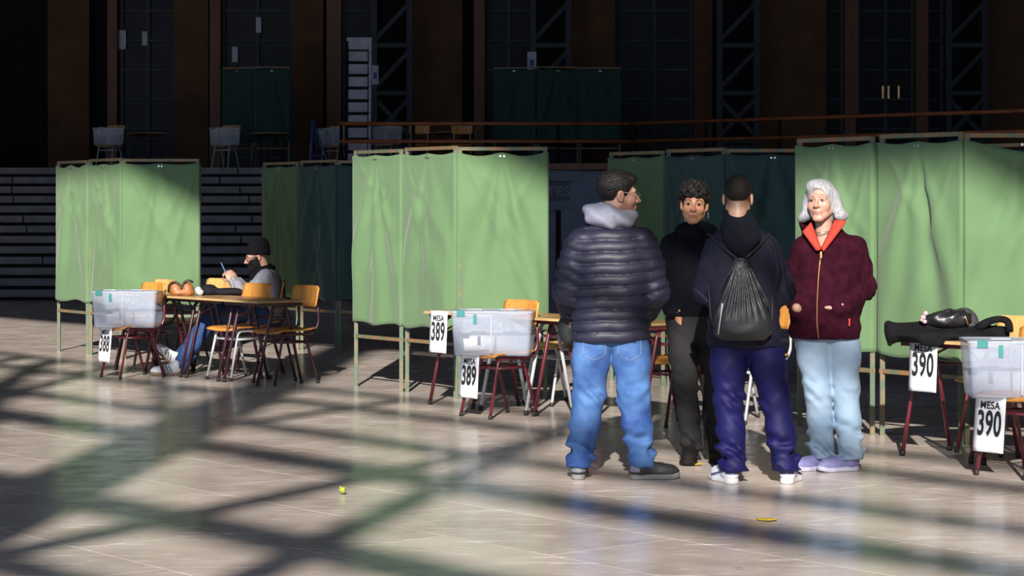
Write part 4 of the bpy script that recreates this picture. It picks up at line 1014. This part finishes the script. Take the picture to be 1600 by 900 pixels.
MB().tube([(.085, -.062, .075), (.10, -.066, .045), (.11, -.062, .01)], .004, 6, .02).obj('zip', M('brass', (.75, .5, .2), .3, 1), pb)
ch = MB()
for x, z, r in ((-.145, .085, .016), (-.16, .06, .018), (-.15, .035, .014), (-.168, .045, .012)):
    for k in (0,): ch.tube([(x, -.05 - r, z), (x, -.05 - r * .5, z), (x, -.05, z), (x, -.05 + r * .5, z), (x, -.05 + r, z)], [r * .2, r * .85, r, r * .85, r * .2], 8)
o = ch.obj('pink_charm', M('pink_pompom', (.50, .34, .38), .9), pb); o['kind'] = 'stuff'; o['label'] = 'small pink charm on the pouch'
cp = thing('baseball_cap', 'dark grey cap resting behind the leather pouch', 'cap', (2.755, 13.66, .79))
def fn(p):
    d = ell(p, (0, 0, .02), (.092, .10, .105)); d = np.maximum(d, .0 - p[2]); i_ = ell(p, (0, 0, .02), (.087, .095, .10)); return np.maximum(d, -np.maximum(i_, p[2] - .2))
sdf_obj('crown', [(fn, (-.11, -.12, -.01), (.11, .12, .14), .005, None)], M('charcoal_twill', (.04, .042, .05), .85, var=.2), cp)
solid(MB().grid(lambda u, v: (.07 + .085 * v * (1 - .5 * (2 * u - 1) ** 2), (u - .5) * .17, .01 - .03 * v * v * .4), 8, 5).obj('visor', MATS['charcoal_twill'], cp), .004)

# brown leather bag, white bottle cap and dark clothes on the left row
lb = Vector((-2.97, 20.18, .722))
bg_ = thing('leather_bag', 'slouchy tan leather bag with dark strap on the left desk', 'bag', lb)
def fn(p):
    d = ell(p, (-.055, 0, .055), (.062, .06, .068)); d = smin(d, ell(p, (.045, 0, .055), (.058, .06, .068)), .012)
    d = smin(d, ell(p, (0, 0, .03), (.11, .065, .035)), .02)
    return np.maximum(d - .003 * wob(p, 50.), -p[2])
sdf_obj('bag_body', [(fn, (-.14, -.08, -.01), (.13, .08, .14), .005, None)], M('tan_leather', (.30, .11, .035), .5, var=.25, scale=25), bg_)
MB().tube([(-.12, -.03, .03), (-.115, -.045, .10), (-.06, -.05, .135), (-.01, -.05, .09), (.0, -.05, .06), (.02, -.05, .12), (.06, -.05, .145), (.10, -.03, .12)], .010, 8, .03).obj('strap', M('dark_brown_strap', (.03, .015, .01), .5), bg_)
wp = lambda p: np.maximum(smin(ell(p, (0, 0, .05), (.030, .03, .035)), ell(p, (.018, 0, .03), (.034, .03, .03)), .01) - .002 * wob(p, 60.), -p[2])
o = sdf_obj('paper_bundle', [(wp, (-.06, -.06, -.01), (.08, .06, .11), .005, None)], M('crumpled_white_tissue', (.34, .34, .37), .8), None, lb + Vector((.145, -.02, 0)))
tag(o, 'crumpled white bundle beside the tan leather bag', 'bundle')
dj = lambda p: np.maximum(smin(ell(p, (-.06, 0, .045), (.085, .08, .055)), ell(p, (.12, .02, .03), (.14, .08, .038)), .03) - .005 * wob(p, 34.), -p[2])
o = sdf_obj('folded_scarf', [(dj, (-.18, -.11, -.01), (.28, .13, .12), .0065, None)], M('dark_plum_wool', (.011, .010, .014), .9, var=.3, spec=.15), None, lb + Vector((.28, .09, 0)))
tag(o, 'dark crumpled garment beside the tan bag on the left desk', 'clothing')

# fallen leaves
m_lf = M('yellow_leaf', (.50, .36, .015), .6, var=.3, scale=60); m_lf2 = M('yellow_green_leaf', (.26, .34, .03), .6, var=.3, scale=60)
def leaf(px, py, mat, label, L=.10, rz=.3, curl=.02):
    d_ = FPX * HC / (py - YH); x = (px - 800) / FPX * d_
    def fn(u, v):
        w = .33 * L * math.sin(math.pi * min(1, .04 + v * .96)) ** .8 * (1 + .25 * math.sin(v * 25)); s = (u - .5) * 2
        return (s * w, (v - .5) * L, .004 + curl * (abs(s) ** 1.5 * .8 + (2 * v - 1) ** 2 * .6))
    t = thing('fallen_leaf', label, 'leaf', (x, d_, 0), rz, 'fallen leaves on the floor')
    solid(MB().grid(fn, 6, 12).obj('blade', mat, t), .001); MB().tube([(0, L * .45, .01), (.004, L * .8, .014)], .0015, 5).obj('stem', mat, t)
leaf(1198, 815, m_lf, 'yellow fallen leaf on the open floor before the group', .10, 1.4, .009)
leaf(1085, 728, m_lf, 'yellow fallen leaf by the black shoes of the young man', .09, 1.2, .012)
leaf(535, 773, m_lf2, 'small yellow green leaf on the floor at lower left', .05, .6, .03)

# ------------------------------------------------------------------ the dim platform behind
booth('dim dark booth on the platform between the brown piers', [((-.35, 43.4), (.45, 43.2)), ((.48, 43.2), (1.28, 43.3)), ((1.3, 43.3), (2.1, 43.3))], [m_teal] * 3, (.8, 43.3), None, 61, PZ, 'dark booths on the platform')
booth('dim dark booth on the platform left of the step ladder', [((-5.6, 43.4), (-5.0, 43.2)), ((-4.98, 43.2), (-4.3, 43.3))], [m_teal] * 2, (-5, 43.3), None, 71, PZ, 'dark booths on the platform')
for px, d_, lb_, cl in ((171, 42, 'dim ballot box on the platform at far left', 'chair under the far left ballot box on the platform'), (352, 42, 'dim ballot box on the platform left of the blue easel', 'chair under the platform ballot box left of the blue easel'),
                        (521, 42.4, 'dim ballot box on the platform beside the blue easel', 'chair under the platform ballot box beside the blue easel'), (604, 41.4, 'dim ballot box on the platform right of the step ladder', 'chair under the platform ballot box right of the step ladder')):
    x = bx(px, d_)
    chair('gp', x, d_, cl, .5, PZ, 'chairs on the platform'); ballot_box(x, d_ - .02, PZ + .452, lb_, .1)
for px, d_, lb_ in ((230, 43, 'dim desk on the platform above the far left booth'), (420, 43, 'dim desk on the platform right of the second ballot box'), (700, 42.6, 'dim desk on the platform above the middle booth')):
    desk('d', bx(px, d_), d_, lb_, PZ, 'desks on the platform')
for px, d_, lb_ in ((655, 41.5, 'dim chair on the platform behind the rails, left of two'), (722, 41.6, 'dim chair on the platform behind the rails, right of two')): chair('go', bx(px, d_), d_, lb_, .9, PZ, 'chairs on the platform')
ld = thing('step_ladder', 'tall white step ladder standing on the platform', 'ladder', (bx(559, 41), 41, PZ))
m_lw = M('dull_white_paint', (.34, .35, .42), .6, var=.15)
for s in (-1, 1): MB().beam((s * .215, 0, 0), (s * .215, .25, 2.35), .05, .07).obj('side_rail', m_lw if s > 0 else m_dark, ld)
for k in range(9): MB().box((-.19, .02 + .027 * k, .1 + k * .235), (.165, .06 + .027 * k, .28 + k * .235)).obj('tread', m_lw, ld); MB().box((-.21, -.05 + .027 * k, .07 + k * .235), (.2, .03 + .027 * k, .1 + k * .235)).obj('tread_lip', m_dark, ld)
MB().box((-.22, .22, 2.2), (.24, .3, 2.42)).obj('top_cap', m_lw, ld)
for s in (-1, 1): MB().beam((s * .2, .9, 0), (s * .2, .3, 2.3), .04, .05).obj('rear_leg', m_dark, ld)
ez = thing('folding_easel', 'blue folding frame standing open on the platform', 'easel', (bx(497, 41.5), 41.5, PZ)); m_bl2 = M('blue_painted_tube', (.03, .07, .20), .5)
MB().tube([(-.16, 0, 0), (-.10, .1, .9)], .035, 8).obj('leg', m_bl2, ez); MB().tube([(.22, 0, 0), (-.10, .1, .9)], .025, 8).obj('leg', m_bl2, ez); MB().tube([(0, .5, 0), (-.10, .12, .88)], .025, 8).obj('leg', m_bl2, ez)
MB().tube([(-.145, .02, .25), (.13, .03, .25)], .015, 8).obj('spreader', m_bl2, ez)
m_ntc = M('dim_white_notice', (.42, .43, .52), .7); m_prt = M('blue_print', (.05, .08, .25), .7)
for px, py, w, h, d_, lb_ in ((831, 97, 14, 32, 45.925, 'white notice with blue print beside the lattice column'), (586, 117, 11, 30, 45.925, 'white notice with blue print right of the step ladder'), (376, 131, 9, 28, 47.185, 'pale notice low on the dark doorway at left'),
                              (367, 85, 9, 24, 47.185, 'faint notice in the middle of the dark doorway at left'), (404, 39, 8, 24, 47.185, 'faint notice high on the dark doorway at left'), (190, 62, 13, 30, 47.185, 'brightest pale notice high at far left doorway'), (226, 60, 8, 22, 47.185, 'faint narrow notice on the far left doorway')):
    t = thing('wall_notice', lb_, 'notice', (bx(px, d_), d_, bz(py + h / 2, d_)), 0, 'paper notices at the back'); W, H = w / FPX * d_, h / FPX * d_
    MB().box((-W / 2, 0, 0), (W / 2, .012, H)).obj('sheet', m_ntc, t)
    if w > 10 and px > 300: MB().box((-W * .25, -.004, H * .3), (W * .25, 0, H * .62)).obj('print_block', m_prt, t)
